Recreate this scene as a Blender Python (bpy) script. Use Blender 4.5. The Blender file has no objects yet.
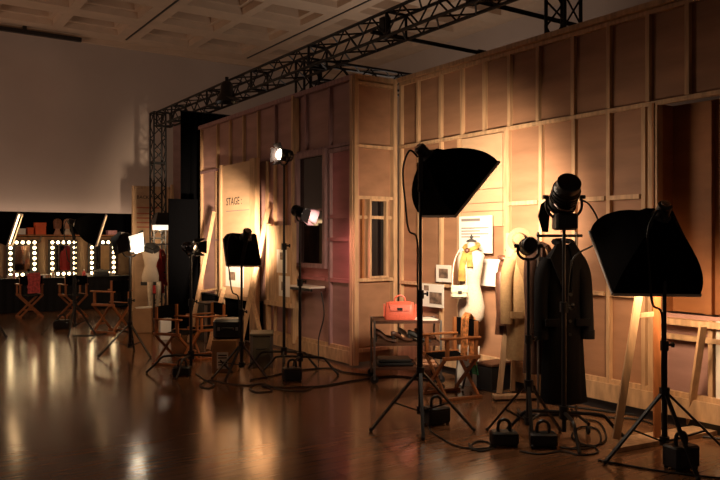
import bpy, math, random
from mathutils import Vector as V, Matrix as Mx
random.seed(7)
SC = bpy.context.scene
COL = SC.collection
F = 733.0; H = 1.55
VA = V((.829, .560, 0)).normalized(); UB = V((-VA.y, VA.x, 0))      # across the set / along the set wall
ROT = math.atan2(VA.y, VA.x)
def AB(a, b, z=0.0): return VA*a + UB*b + V((0, 0, z))
def G(px, py, z=0.0):                                               # a point of the plane at height z
    Y = (H-z)*F/(py-240.0); return V(((px-360)/F*Y, Y, z))
def R(px, py, Y): return V(((px-360)/F*Y, Y, H+(240-py)/F*Y))
def bw(px, a): r = (px-360)/F; return a*(VA.x-VA.y*r)/(VA.x*r+VA.y)
def aw(px, b): r = (px-360)/F; return b*(VA.y+VA.x*r)/(VA.x-VA.y*r)
def za(py, a, b): return H+(240-py)/F*(VA.y*a+VA.x*b)

# ------------------------------------------------------------------ materials
def nodes(name):
    m = bpy.data.materials.new(name); m.use_nodes = True
    nt = m.node_tree; return m, nt, nt.nodes['Principled BSDF']
def mat(name, c, rough=.6, metal=0.0, var=.12, scale=8, bump=0.0, stretch=(1, 1, 1), spec=.5, sheen=0.0):
    m, nt, p = nodes(name); N = nt.nodes; L = nt.links
    tc = N.new('ShaderNodeTexCoord'); mp = N.new('ShaderNodeMapping'); mp.inputs['Scale'].default_value = stretch
    no = N.new('ShaderNodeTexNoise'); no.inputs['Scale'].default_value = scale; no.inputs['Detail'].default_value = 5
    L.new(tc.outputs['Object'], mp.inputs[0]); L.new(mp.outputs[0], no.inputs['Vector'])
    r = N.new('ShaderNodeValToRGB'); r.color_ramp.elements[0].position = .3; r.color_ramp.elements[1].position = .7
    r.color_ramp.elements[0].color = (*[x*(1-var) for x in c], 1); r.color_ramp.elements[1].color = (*[min(1, x*(1+var)) for x in c], 1)
    L.new(no.outputs['Fac'], r.inputs[0]); L.new(r.outputs[0], p.inputs['Base Color'])
    p.inputs['Roughness'].default_value = rough; p.inputs['Metallic'].default_value = metal
    p.inputs['Specular IOR Level'].default_value = spec
    if sheen: p.inputs['Sheen Weight'].default_value = sheen
    if bump:
        b = N.new('ShaderNodeBump'); b.inputs['Strength'].default_value = bump; b.inputs['Distance'].default_value = .02
        L.new(no.outputs['Fac'], b.inputs['Height']); L.new(b.outputs[0], p.inputs['Normal'])
    return m
def wood(name, c, rough=.6, grain=(3, 3, .35), var=.25, scale=9):
    return mat(name, c, rough, var=var, scale=scale, stretch=grain, bump=.08, spec=.3)
def emis(name, c, s):
    m, nt, p = nodes(name)
    p.inputs['Base Color'].default_value = (.8, .8, .8, 1); p.inputs['Emission Color'].default_value = (*c, 1)
    p.inputs['Emission Strength'].default_value = s; return m
K = {}
K['pine'] = wood('pine_timber', (.50, .31, .17))
K['ply'] = wood('plywood', (.33, .17, .094), grain=(1.2, .5, 2.5), scale=3, var=.16)
K['mauveply'] = wood('mauve_plywood', (.36, .205, .175), grain=(1.2, .5, 2.5), scale=3, var=.14)
K['pinkply'] = wood('pink_plywood', (.46, .17, .165), grain=(1.2, .5, 2.5), scale=3, var=.14)
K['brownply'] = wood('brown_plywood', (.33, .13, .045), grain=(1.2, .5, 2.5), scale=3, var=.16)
K['paleply'] = wood('pale_plywood', (.56, .36, .21), grain=(1.2, .5, 2.5), scale=3, var=.12)
K['tan'] = wood('tan_board', (.50, .32, .18), grain=(2, 2, .5))
K['chairwood'] = wood('oiled_beech', (.34, .12, .04), rough=.4)
K['mauvewood'] = wood('mauve_painted_timber', (.30, .17, .165))
K['black'] = mat('black_metal', (.012, .011, .011), .38, .0, spec=.5)
K['blackfab'] = mat('black_fabric', (.003, .003, .0035), .9, bump=.15, scale=60, spec=.04)
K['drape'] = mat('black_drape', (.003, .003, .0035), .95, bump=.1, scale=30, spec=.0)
K['truss'] = mat('black_truss', (.008, .0075, .007), .55, .0)
K['chrome'] = mat('chrome', (.75, .72, .68), .18, 1.0, var=.03)
K['steel'] = mat('dull_steel', (.35, .32, .3), .35, .9, var=.1)
K['plaster'] = mat('plaster_wall', (.50, .41, .35), .9, var=.09, scale=.5, bump=.02)
K['ceil'] = mat('ceiling_paint', (.62, .46, .33), .85, var=.06, scale=3)
K['white'] = mat('white_paper', (.80, .74, .65), .7, var=.04)
K['whitepaint'] = mat('white_paint', (.72, .66, .58), .5, var=.04)
K['ink'] = mat('black_ink', (.02, .018, .016), .7)
K['greyink'] = mat('grey_ink', (.22, .19, .17), .7)
K['redink'] = mat('red_ink', (.45, .12, .06), .7)
K['glass'] = mat('black_glass', (.006, .005, .006), .06, var=.02, spec=.6)
K['linen'] = mat('linen_form', (.52, .42, .32), .85, bump=.1, scale=80)
K['beige'] = mat('beige_coat', (.34, .20, .085), .85, bump=.1, scale=50)
K['brown'] = mat('brown_coat', (.10, .042, .022), .85, bump=.1, scale=50)
K['darkcoat'] = mat('charcoal_coat', (.008, .007, .0075), .8, bump=.1, scale=50, spec=.1)
K['red'] = mat('red_cloth', (.45, .03, .03), .8, bump=.1, scale=50)
K['pinkcloth'] = mat('pink_cloth', (.6, .09, .08), .8, var=.4, scale=25)
K['straw'] = mat('straw', (.20, .115, .05), .8, bump=.3, scale=60)
K['orange'] = mat('orange_leather', (.70, .13, .075), .4, bump=.05, scale=70)
K['orangebox'] = mat('orange_card', (.75, .12, .03), .6)
K['yellow'] = mat('yellow_silk', (.32, .19, .045), .5, var=.45, scale=14)
K['scarf'] = mat('patterned_silk', (.55, .2, .06), .5, var=.8, scale=22)
K['greensilk'] = mat('green_silk', (.03, .28, .12), .5, var=.3, scale=22)
K['pinksilk'] = mat('pink_silk', (.6, .28, .28), .5, var=.3, scale=22)
K['cream'] = mat('cream_leather', (.62, .50, .36), .45, var=.2, scale=30)
K['card'] = mat('cardboard', (.36, .19, .085), .8, var=.08)
K['case'] = mat('grey_green_case', (.10, .085, .06), .6, var=.15)
K['darkcase'] = mat('dark_case', (.008, .007, .007), .5, var=.15)
K['leather'] = mat('brown_leather', (.09, .035, .018), .45, var=.3, scale=20)
K['skin'] = mat('bust_tan', (.45, .22, .12), .6, var=.1)
K['hair'] = mat('wig_hair', (.22, .08, .03), .6, var=.5, scale=40)
K['backdrop'] = mat('station_board', (.16, .10, .055), .8, var=.1)
K['rubber'] = mat('black_rubber', (.01, .01, .01), .6)
K['mirror'] = mat('mirror_glass', (.8, .78, .75), .04, 1.0, var=.01)
K['blackskirt'] = mat('black_skirt', (.008, .007, .007), .85, spec=.2)
K['photo'] = mat('printed_photo', (.20, .13, .09), .5, var=.8, scale=14)
K['bulb'] = emis('bulb_glow', (1, .70, .36), 15)
K['diffH'] = emis('softbox_glow', (1, .77, .56), 15)
K['diffK'] = emis('softbox_glow_dim', (1, .60, .3), 2)
K['diffE'] = emis('softbox_glow_bright', (1, .66, .36), 14)
K['diffB'] = emis('softbox_glow_far', (1, .62, .3), 8)
K['lens'] = emis('lamp_glow', (1, .84, .64), 1.4)
K['lensdim'] = emis('lamp_glow_low', (1, .7, .4), .9)

def floor_mat():
    m, nt, p = nodes('dark_oak_floor'); N = nt.nodes; L = nt.links
    tc = N.new('ShaderNodeTexCoord')
    br = N.new('ShaderNodeTexBrick'); br.inputs['Scale'].default_value = 1
    br.inputs['Brick Width'].default_value = 1.6; br.inputs['Row Height'].default_value = .12
    br.inputs['Mortar Size'].default_value = .0025; br.offset = .37
    br.inputs['Color1'].default_value = (.30, .145, .070, 1); br.inputs['Color2'].default_value = (.25, .115, .052, 1)
    br.inputs['Mortar'].default_value = (.05, .02, .008, 1)
    L.new(tc.outputs['Object'], br.inputs['Vector'])
    mp = N.new('ShaderNodeMapping'); mp.inputs['Scale'].default_value = (1.2, 14, 1); L.new(tc.outputs['Object'], mp.inputs[0])
    no = N.new('ShaderNodeTexNoise'); no.inputs['Scale'].default_value = 2.2; no.inputs['Detail'].default_value = 6
    L.new(mp.outputs[0], no.inputs['Vector'])
    mx = N.new('ShaderNodeMix'); mx.data_type = 'RGBA'; mx.blend_type = 'MULTIPLY'; mx.inputs[0].default_value = .55
    L.new(br.outputs['Color'], mx.inputs[6]); L.new(no.outputs['Fac'], mx.inputs[7]); L.new(mx.outputs[2], p.inputs['Base Color'])
    mr = N.new('ShaderNodeMapRange'); mr.inputs[3].default_value = .10; mr.inputs[4].default_value = .22; p.inputs['Specular IOR Level'].default_value = .7
    L.new(no.outputs['Fac'], mr.inputs[0]); L.new(mr.outputs[0], p.inputs['Roughness'])
    n2 = N.new('ShaderNodeTexNoise'); n2.inputs['Scale'].default_value = 3.0; L.new(tc.outputs['Object'], n2.inputs['Vector'])
    b = N.new('ShaderNodeBump'); b.inputs['Strength'].default_value = .04; b.inputs['Distance'].default_value = .01
    L.new(n2.outputs['Fac'], b.inputs['Height']); L.new(b.outputs[0], p.inputs['Normal'])
    return m
K['floor'] = floor_mat()

# ------------------------------------------------------------------ mesh builder
class MB:
    def __init__(s): s.v = []; s.f = []
    def add(s, vs, fs, M=None):
        o = len(s.v); s.v += [tuple(M @ V(p)) if M else tuple(p) for p in vs]
        s.f += [tuple(i+o for i in f) for f in fs]; return s
    def box(s, x0, x1, y0, y1, z0, z1, M=None, c=0.0):
        if c <= 0:
            vs = [(x, y, z) for x in (x0, x1) for y in (y0, y1) for z in (z0, z1)]
            return s.add(vs, [(0, 1, 3, 2), (4, 6, 7, 5), (0, 4, 5, 1), (2, 3, 7, 6), (0, 2, 6, 4), (1, 5, 7, 3)], M)
        ring = lambda z, q: [(x0+q, y0, z), (x1-q, y0, z), (x1, y0+q, z), (x1, y1-q, z), (x1-q, y1, z), (x0+q, y1, z), (x0, y1-q, z), (x0, y0+q, z)]
        def inset(z): return [(min(max(x, x0+c), x1-c), min(max(y, y0+c), y1-c), z) for x, y, _ in ring(z, c*1.5)]
        return s.loft([inset(z0), ring(z0+c, c), ring(z1-c, c), inset(z1)], M)
    def loft(s, rings, M=None, cap=True, closed=True):
        n = len(rings[0]); vs = [p for r in rings for p in r]; fs = []
        for k in range(len(rings)-1):
            for i in range(n if closed else n-1):
                j = (i+1) % n; fs.append((k*n+i, k*n+j, (k+1)*n+j, (k+1)*n+i))
        if cap and closed: fs += [tuple(range(n))[::-1], tuple(range((len(rings)-1)*n, len(rings)*n))]
        return s.add(vs, fs, M)
    def cyl(s, p, q, r, r2=None, n=12):
        p = V(p); q = V(q); r2 = r if r2 is None else r2; d = (q-p).normalized()
        a = d.orthogonal().normalized(); b = d.cross(a)
        cs = [(math.cos(2*math.pi*i/n), math.sin(2*math.pi*i/n)) for i in range(n)]
        return s.loft([[p+(a*x+b*y)*r for x, y in cs], [q+(a*x+b*y)*r2 for x, y in cs]])
    def lathe(s, prof, o=(0, 0, 0), d=(0, 0, 1), n=18, sx=1.0, sy=1.0):
        o = V(o); d = V(d).normalized(); a = d.orthogonal().normalized() if abs(d.z) < .999 else V((1, 0, 0)); b = d.cross(a)
        return s.loft([[o+d*h+a*(math.cos(2*math.pi*i/n)*r*sx)+b*(math.sin(2*math.pi*i/n)*r*sy) for i in range(n)] for r, h in prof])
    def bar(s, p, q, w, t, side=(0, 0, 1)):                          # rectangular timber from p to q; w across side
        p = V(p); q = V(q); d = (q-p).normalized(); sd = V(side); sd = (sd-d*sd.dot(d))
        if sd.length < 1e-4: sd = d.orthogonal()
        sd.normalize(); o = d.cross(sd)
        r = lambda c: [c+sd*(w/2)+o*(t/2), c-sd*(w/2)+o*(t/2), c-sd*(w/2)-o*(t/2), c+sd*(w/2)-o*(t/2)]
        return s.loft([r(p), r(q)])
    def tube(s, pts, r, n=8, sub=6, rads=None):
        P = [V(p) for p in pts]; Q = []; RR = []
        rads = rads or [r]*len(P)
        if sub > 1 and len(P) > 2:
            for i in range(len(P)-1):
                p0 = P[max(i-1, 0)]; p1 = P[i]; p2 = P[i+1]; p3 = P[min(i+2, len(P)-1)]
                for k in range(sub):
                    t = k/sub
                    Q.append(.5*((2*p1)+(p2-p0)*t+(2*p0-5*p1+4*p2-p3)*t*t+(3*p1-p0-3*p2+p3)*t**3)); RR.append(rads[i]+(rads[i+1]-rads[i])*t)
            Q.append(P[-1]); RR.append(rads[-1])
        else: Q = P; RR = rads
        rings = []; a = None
        for i, p in enumerate(Q):
            d = (Q[min(i+1, len(Q)-1)]-Q[max(i-1, 0)])
            d = d.normalized() if d.length > 1e-9 else V((0, 0, 1))
            a = d.orthogonal() if a is None else a-d*a.dot(d)
            if a.length < 1e-6: a = d.orthogonal()
            a.normalize(); b = d.cross(a)
            rings.append([p+(a*math.cos(2*math.pi*k/n)+b*math.sin(2*math.pi*k/n))*RR[i] for k in range(n)])
        return s.loft(rings)
    def ball(s, c, r, sx=1, sy=1, sz=1, n=14):
        pr = [(max(1e-4, math.sin(math.pi*k/8))*r, -math.cos(math.pi*k/8)*r*sz) for k in range(9)]
        return s.lathe(pr, c, (0, 0, 1), n, sx, sy)
    def strip(s, pts, wid, t):                                      # thick ribbon: pts centre line, wid vector(s), t thickness vector(s)
        rings = []
        for i, p in enumerate(pts):
            p = V(p); w = V(wid[i] if isinstance(wid, list) else wid)/2; tt = V(t[i] if isinstance(t, list) else t)/2
            rings.append([p+w+tt, p-w+tt, p-w-tt, p+w-tt])
        return s.loft(rings)
def link(o, parent=None):
    COL.objects.link(o)
    if parent: o.parent = parent
    return o
def P(parent, name, mb, m, label=None, ang=38):
    me = bpy.data.meshes.new(name); me.from_pydata([tuple(p) for p in mb.v], [], mb.f); me.update()
    import bmesh
    bm = bmesh.new(); bm.from_mesh(me); bmesh.ops.recalc_face_normals(bm, faces=bm.faces[:]); bm.to_mesh(me); bm.free()
    me.polygons.foreach_set('use_smooth', [True]*len(me.polygons)); me.set_sharp_from_angle(angle=math.radians(ang))
    me.materials.append(K[m] if isinstance(m, str) else m)
    o = link(bpy.data.objects.new(name, me), parent)
    if label: o['label'] = label
    return o
def T(name, label, cat, loc=(0, 0, 0), rot=0.0, group=None):
    o = link(bpy.data.objects.new(name, None)); o.empty_display_size = .1
    o.location = loc; o.rotation_euler = (0, 0, rot); return tag(o, label, cat, group)
def tag(o, label, cat, group=None):
    o['label'] = label; o['category'] = cat
    if group: o['group'] = group
    return o
def S(name, mb, m, label=None):
    o = P(None, name, mb, m); o['kind'] = 'structure'
    if label: o['label'] = label
    return o
def solo(name, mb, m, label, cat, loc=(0, 0, 0), rot=0.0, group=None):
    o = P(None, name, mb, m); o.location = loc; o.rotation_euler = (0, 0, rot); return tag(o, label, cat, group)
def dup(src, loc, rot, label, group=None):
    r = src.copy(); COL.objects.link(r); r.location = loc; r.rotation_euler = (0, 0, rot); r['label'] = label
    if group: r['group'] = group
    for ch in src.children:
        c = ch.copy(); COL.objects.link(c); c.parent = r
        for g in ch.children:
            d = g.copy(); COL.objects.link(d); d.parent = c
    return r
def text(mb, s, size, M, ext=.001):
    cu = bpy.data.curves.new('t', 'FONT'); cu.body = s; cu.size = size; cu.extrude = ext; cu.resolution_u = 2
    o = bpy.data.objects.new('t', cu); COL.objects.link(o)
    me = bpy.data.meshes.new_from_object(o.evaluated_get(bpy.context.evaluated_depsgraph_get()))
    mb.add([v.co for v in me.vertices], [tuple(p.vertices) for p in me.polygons], M)
    bpy.data.objects.remove(o); bpy.data.curves.remove(cu); bpy.data.meshes.remove(me); return mb
def facing_a(x, y, z): return Mx(((0, 0, -1, x), (-1, 0, 0, y), (0, 1, 0, z), (0, 0, 0, 1)))   # reads on a face looking along -x
def facing_b(x, y, z): return Mx(((1, 0, 0, x), (0, 0, -1, y), (0, 1, 0, z), (0, 0, 0, 1)))    # reads on a face looking along -y

# ------------------------------------------------------------------ room
def inAB(o): o.rotation_euler = (0, 0, ROT); return o
inAB(S('floor', MB().box(-9, 11.75, -4, 18.1, -.1, 0), 'floor'))
inAB(S('wall_back', MB().box(-9, 11.75, 17.9, 18.1, 0, 7.0), 'plaster'))
inAB(S('wall_right', MB().box(11.6, 11.75, -4, 17.9, 0, 7.0), 'plaster'))
# coffered ceiling: slab at 6.75, beams down to 6.3, sunk pans with sloping sides
def ceiling():
    z0, z1 = 6.3, 6.95; m = MB()
    acells = []; a = 5.13-3.14*4
    while a < 11.6:
        acells += [(a+.26, a+1.47), (a+1.67, a+2.88)]; a += 3.14
    bc = []; b = 17.25
    while b > -4: bc.append((b-1.0, b)); b -= 1.52
    bc = bc[::-1]
    av = [-9.0]+[x for c in acells for x in c if x < 11.5]; av = sorted(set([x for x in av if x >= -9]+[11.6]))
    acells = [c for c in acells if c[0] > -8.9 and c[1] < 11.5]
    av = sorted({-9.0, 11.6} | {x for c in acells for x in c}); bv = sorted({-4.0, 17.9} | {x for c in bc if c[0] > -3.9 for x in c})
    aset = {c[0] for c in acells}; bset = {c[0] for c in bc if c[0] > -3.9}
    for i in range(len(av)-1):
        for j in range(len(bv)-1):
            x0, x1, y0, y1 = av[i], av[i+1], bv[j], bv[j+1]
            if x0 in aset and y0 in bset:
                r = lambda q, z: [(x0+q, y0+q, z), (x1-q, y0+q, z), (x1-q, y1-q, z), (x0+q, y1-q, z)]
                rr = [r(0, z0), r(.02, z0+.13), r(.11, z0+.14), r(.15, z1)]
                m.loft(rr, cap=False); m.add(r(.15, z1), [(0, 1, 2, 3)])
            else: m.add([(x0, y0, z0), (x1, y0, z0), (x1, y1, z0), (x0, y1, z0)], [(0, 1, 2, 3)])
    m.box(-9, 11.6, -4, 17.9, z1+.02, z1+.2)
    return m
inAB(S('ceiling', ceiling(), 'ceil'))
sm = MB()
for a in (5.13-3.14, 5.13, 8.27): sm.box(a-.02, a+.02, -4, 17.5, 6.285, 6.302)
inAB(S('trim_1', sm, 'black', 'dark track slots along the ceiling beams'))
inAB(S('trim_2', MB().box(-9, 11.6, 17.80, 17.9, 6.18, 6.3), 'ceil', 'cornice along the top of the back wall'))
inAB(solo('lighting_track', MB().box(-3, 4.15, 17.62, 17.72, 6.13, 6.22).box(2.9, 2.98, 17.62, 17.72, 6.22, 6.298), 'black',
     'black track running under the ceiling along the back wall', 'track'))

# ------------------------------------------------------------------ stud walls of the stage set (local x into the wall, y along it)
ST = .038
def stud(w, y, z0, z1, m='pine', d=.045, x=.03, t=ST): P(w, 'stud', MB().box(x, x+d, y-t/2, y+t/2, z0, z1), m)
def rail(w, y0, y1, z, m='pine', d=.043, x=.032, t=ST, name='rail'): P(w, name, MB().box(x, x+d, y0, y1, z-t/2, z+t/2), m)
A0, B0 = 5.558, 7.398
TOP = 3.57
wr = T('stud_wall', 'long tall plywood stud wall of the stage set running towards the camera on the right', 'wall', AB(A0, 0), ROT)
P(wr, 'plywood_panel', MB().box(.075, .09, 2.6, B0, 2.72, TOP-.04), 'ply')
P(wr, 'plywood_panel', MB().box(.075, .09, 3.80, B0, .10, 2.72), 'ply')
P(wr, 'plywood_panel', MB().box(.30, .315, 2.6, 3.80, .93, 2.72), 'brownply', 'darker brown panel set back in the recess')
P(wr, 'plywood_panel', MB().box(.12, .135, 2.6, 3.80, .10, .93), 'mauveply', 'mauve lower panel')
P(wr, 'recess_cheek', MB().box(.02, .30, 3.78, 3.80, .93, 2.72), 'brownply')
for px in (396.5, 415, 437.6, 459, 481.5, 506.5, 535, 570, 605.7, 645, 684.5): stud(wr, bw(px, A0) if px > 397 else B0-.03, 2.742, TOP-.04)
stud(wr, bw(722, A0), 2.742, TOP-.04)
for px in (397, 416.5, 438, 456): stud(wr, bw(px, A0) if px > 398 else B0-.03, .25, 2.70)
stud(wr, bw(504, A0), .25, 2.70, t=.07)
for px in (538, 571, 605.7, 641): stud(wr, bw(px, A0), .25, 2.70)
stud(wr, 3.80, .25, 2.70, t=.09, d=.08)
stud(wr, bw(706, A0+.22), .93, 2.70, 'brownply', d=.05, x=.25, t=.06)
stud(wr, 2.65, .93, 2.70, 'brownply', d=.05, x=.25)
rail(wr, 2.6, B0, 2.72); rail(wr, 2.6, B0, TOP-.06); rail(wr, 2.6, B0, TOP-.01, 'pine', d=.10, x=-.01, t=.05, name='top_plate')
for (p0, p1) in ((397, 416.5), (416.5, 438), (438, 456)): rail(wr, bw(p1, A0)+.03, bw(p0, A0)-.03, 1.02, t=.035, d=.06, x=.015)
for (p0, p1) in ((504, 538), (538, 571), (571, 605.7), (605.7, 641)):
    rail(wr, bw(p1, A0)+.03, bw(p0, A0)-.03, 1.93, t=.04, d=.06, x=.015)
    rail(wr, bw(p1, A0)+.03, bw(p0, A0)-.03, 1.06, t=.035, d=.06, x=.015)
rail(wr, 2.6, 3.75, .87, t=.05, d=.28, x=.01, name='recess_sill')
rail(wr, 2.6, 3.75, .74, 'tan', t=.04, d=.06, x=.05); stud(wr, 3.30, .25, .90, 'tan', d=.05, x=.06); stud(wr, bw(714, A0), .25, .90, 'whitepaint', d=.05, x=.06); stud(wr, bw(720, A0), .25, .90, 'whitepaint', d=.05, x=.06)
rail(wr, 2.6, B0, .27, t=.04)
P(wr, 'kick_board', MB().box(.01, .03, 2.6, B0, .09, .25), 'tan')
P(wr, 'base_strip', MB().box(.05, .09, 2.6, B0, 0, .10), 'black', 'black recessed strip below the kick board')  # black strip, set back below the kick board

# box corner: face towards the left (a = 4.91), long run away from the camera
A1 = 4.91; B1 = 12.40
wl = T('stud_wall', 'mauve plywood stud wall running away on the left with a dark window in it', 'wall', AB(A1, 0), ROT)
WB0, WB1, WZ0, WZ1 = 8.13, 8.83, 1.24, 2.66
P(wl, 'plywood_panel', MB().box(.075, .09, 7.42, WB0, 1.06, 2.70), 'pinkply', 'pinkish red panel')
P(wl, 'plywood_panel', MB().box(.075, .09, 7.42, WB1, .12, 1.06), 'mauveply')
P(wl, 'plywood_panel', MB().box(.075, .09, WB0, WB1, 1.06, WZ0), 'pinkply', 'pinkish red panel')
P(wl, 'plywood_panel', MB().box(.075, .09, WB1, B1, .12, 2.70), 'mauveply')
P(wl, 'plywood_panel', MB().box(.075, .09, 7.42, B1, 2.70, TOP-.03), 'mauveply')
for px in (199, 215, 227.5, 241, 255.5, 272.5, 303, 327): stud(wl, min(bw(px, A1), B1-.03), 2.77, TOP-.05, 'mauvewood' if px > 260 else 'pine')
for px in (199, 214): stud(wl, min(bw(px, A1), B1-.03), .12, 2.72)
for px in (264, 272, 282): stud(wl, bw(px, A1), .12, 2.72)
stud(wl, 8.90, .12, TOP-.03, d=.10, x=-.03, t=.05)
for px in (327,): stud(wl, bw(px, A1), .2, 2.68, 'mauvewood')
stud(wl, 7.45, 0.02, TOP-.02, d=.09, x=-.012, t=.06)
rail(wl, 7.5, B1, 2.745, 'mauvewood'); rail(wl, 7.42, B1, TOP-.03, 'mauvewood', d=.10, x=-.005, t=.06, name='top_plate')
for z in (1.04, 1.56, 1.85, 2.69): rail(wl, 7.5, WB0-.03, z, 'pinkply' if z < 2 else 'mauvewood', t=.05)
rail(wl, WB0, WB1, 1.04, 'pinkply'); rail(wl, 7.5, 9.6, .20, t=.05); rail(wl, 9.0, B1, 1.55, 'mauvewood', t=.03, d=.05, x=.03)
P(wl, 'kick_board', MB().box(.01, .03, 7.5, 9.7, .03, .18), 'tan')
wf = P(wl, 'window_frame', MB().box(-.01, .08, WB0-.06, WB0, WZ0-.06, WZ1+.07).box(-.01, .08, WB1-.02, WB1+.03, WZ0-.06, WZ1+.07)
       .box(-.01, .08, WB0, WB1, WZ1, WZ1+.07).box(-.01, .08, WB0, WB1, WZ0-.06, WZ0).box(.0, .07, WB0, WB1, 1.93, 1.96), 'mauvewood')
P(wf, 'pane', MB().box(.05, .06, WB0, WB1-.02, WZ0, WZ1), 'glass')
# narrow return face (b = 7.398)
wn = T('stud_wall', 'narrow plywood return wall facing forward with a tall dark window slot', 'wall', AB(A1, B0), ROT)
W = A0-A1
P(wn, 'plywood_panel', MB().box(.01, .24, .07, .085, .05, TOP-.03).box(.54, W, .07, .085, .05, TOP-.03).box(.24, .54, .07, .085, 2.07, TOP-.03).box(.24, .54, .07, .085, .05, 1.08), 'ply')
for x in (.03, W-.03): P(wn, 'stud', MB().box(x-.03, x+.03, -.012, .07, .03, TOP-.02), 'pine')
P(wn, 'top_plate', MB().box(0, W, -.018, .085, TOP-.06, TOP-.005), 'pine')
for z in (2.70, 2.07, 1.83, 1.06, .20, 3.47): P(wn, 'rail', MB().box(.06, W-.06, .0 if z != 1.83 else .03, .07, z-.02, z+.02), 'pine')
fr = P(wn, 'window_frame', MB().box(.215, .24, -.03, .07, 1.08, 2.05).box(.47, .50, -.02, .07, 1.08, 2.05).box(.24, .5, -.03, .07, 1.08, 1.105).box(.24, .5, -.03, .07, 2.03, 2.055), 'pine')
P(fr, 'pane', MB().box(.24, .47, .04, .05, 1.105, 2.03), 'glass')
P(wn, 'stud', MB().box(.135, .165, .02, .07, 1.08, 2.05), 'brownply')

# thin white shelf under the dark window
sh = T('wall_shelf', 'thin white shelf under the dark window of the mauve wall', 'shelf', AB(A1, 8.48), ROT)
P(sh, 'shelf_board', MB().box(-.22, -.012, -.42, .12, .93, .955), 'whitepaint'); P(sh, 'shelf_lip', MB().box(-.225, -.2, -.42, .12, .895, .93), 'black')

# ------------------------------------------------------------------ display boards on the left wall
dp = T('display_board', 'pale upright board reading STAGE, brightly lit by the lamp before it', 'board', AB(4.78, 0), ROT)
b0, b1 = bw(251, 4.78), bw(222, 4.78)
P(dp, 'board_panel', MB().box(.0, .02, b0, b1, .70, 2.74), 'paleply')
for y, q in ((b1+.02, .03), (b0-.10, .09)): P(dp, 'side_post', MB().box(-.03, .05, y-q, y+q, .02, 2.76), 'pine')
P(dp, 'bottom_rail', MB().box(-.05, .03, b0-.08, b1+.04, .64, .70), 'pine')
t = text(MB(), 'STAGE :', .17, facing_a(-.002, b1-.17, 2.10)); P(dp, 'lettering', t, 'ink')
m = MB()
for z in (2.0, 1.63, 1.53, 1.50): m.box(-.001, .0, b0+.06, b1-.16, z, z+.012)
P(dp, 'caption_lines', m, 'greyink')
P(dp, 'picture', MB().box(-.004, 0, b1-.52, b1-.28, .92, 1.05), 'photo'); P(dp, 'text_sheet', MB().box(-.003, 0, b0+.25, b1-.15, .82, 1.35), 'white')
sp = T('display_board', 'tan side board with two pinned sheets, left of the dark window', 'board', AB(4.74, 0), ROT)
c0, c1 = bw(293, 4.74), bw(268, 4.74)
P(sp, 'board_panel', MB().box(0, .02, c0, c1, .70, 1.75), 'tan')
P(sp, 'frame', MB().box(-.02, .04, c0-.02, c0+.02, .68, 1.78).box(-.02, .04, c1-.02, c1+.02, .02, 1.78).box(-.05, .06, c0-.02, c1+.02, .64, .70), 'pine')
P(sp, 'text_sheet', MB().box(-.004, 0, bw(287, 4.74), bw(277, 4.74), 1.10, 1.42), 'white'); P(sp, 'text_sheet', MB().box(-.004, 0, bw(290, 4.74), bw(279, 4.74), .78, 1.06), 'white')
P(sp, 'picture', MB().box(-.007, -.004, bw(285, 4.74)+.06, bw(279, 4.74)-.04, 1.28, 1.38), 'photo'); P(sp, 'picture', MB().box(-.007, -.004, bw(287, 4.74)+.04, bw(281, 4.74)-.02, .86, .98), 'photo')

def braces(label, pts, group='wooden props in front of the mauve wall'):
    t = T('wooden_brace', label, 'brace', (pts[0][1].x, pts[0][1].y, 0), 0)
    o = V((pts[0][1].x, pts[0][1].y, 0))
    for n, (p, q, w) in enumerate(pts): P(t, 'prop' if n == 0 else 'cross_bar', MB().bar(p-o, q-o, w, .03, (VA.x, VA.y, 0)), 'pine')
    t['group'] = group
p2 = R(214, 212, 12.1); q2 = G(189, 343, .0); mid = p2.lerp(q2, .63)
braces('long thin wooden prop leaning at the far left end of the wall', [(p2, q2, .06), (mid, V(AB(4.86, bw(217, 4.86), mid.z)), .05)])
p1 = AB(4.80, bw(268, 4.8), 0); p1.z = 2.0; q1 = G(238, 357, .0)
braces('long wooden prop slanting down in front of the STAGE board', [(p1, q1, .065)])
p1 = AB(4.70, bw(250, 4.7), 0); p1.z = .80; braces('short wooden leg slanting right under the STAGE board', [(p1, G(265, 354), .06)])
p1 = AB(4.68, bw(224, 4.68), 0); p1.z = .80; braces('short wooden leg slanting left under the STAGE board', [(p1, G(208, 350), .06)])

# ------------------------------------------------------------------ posters on the right wall
def sheet(name, label, cat, px0, px1, y0, y1, mkm, a=A0, extra=None):
    bm_ = (bw(px0, a)+bw(px1, a))/2; zc0 = za(y1, a, bm_); zc1 = za(y0, a, bm_); w = abs(bw(px0, a)-bw(px1, a))/2
    t = T(name, label, cat, AB(a, bm_, zc0), ROT)
    P(t, 'paper', MB().box(-.014, -.008, -w, w, 0, zc1-zc0), mkm)
    if extra: extra(t, w, zc1-zc0)
def lines(t, w, h):
    m = MB()
    for k, z in enumerate((.86, .66, .58, .50, .42)): m.box(-.0165, -.014, (-w*.8 if k in (1, 3) else -w*.3), w*.85, h*z, h*z+(.030 if k == 0 else .013))
    P(t, 'printed_text', m, 'greyink')
def pics(rs):
    def f(t, w, h):
        for (x0, x1, z0, z1) in rs: P(t, 'printed_picture', MB().box(-.017, -.014, w-2*w*x1, w-2*w*x0, h*z0, h*z1), 'photo')
    return f
sheet('text_poster', 'cream text poster with five lines above the white dress form', 'poster', 460, 493, 216, 253, 'white', extra=lines)
sheet('wall_notice', 'blank white sheet right of the white dress form', 'paper', 480, 500.5, 259, 286, 'white', a=A0-.02)
sheet('wall_picture', 'white sheet with one dark square photograph, upper of the pair', 'picture', 437, 452, 265, 282, 'white', extra=pics([(.2, .8, .22, .78)]))
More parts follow.
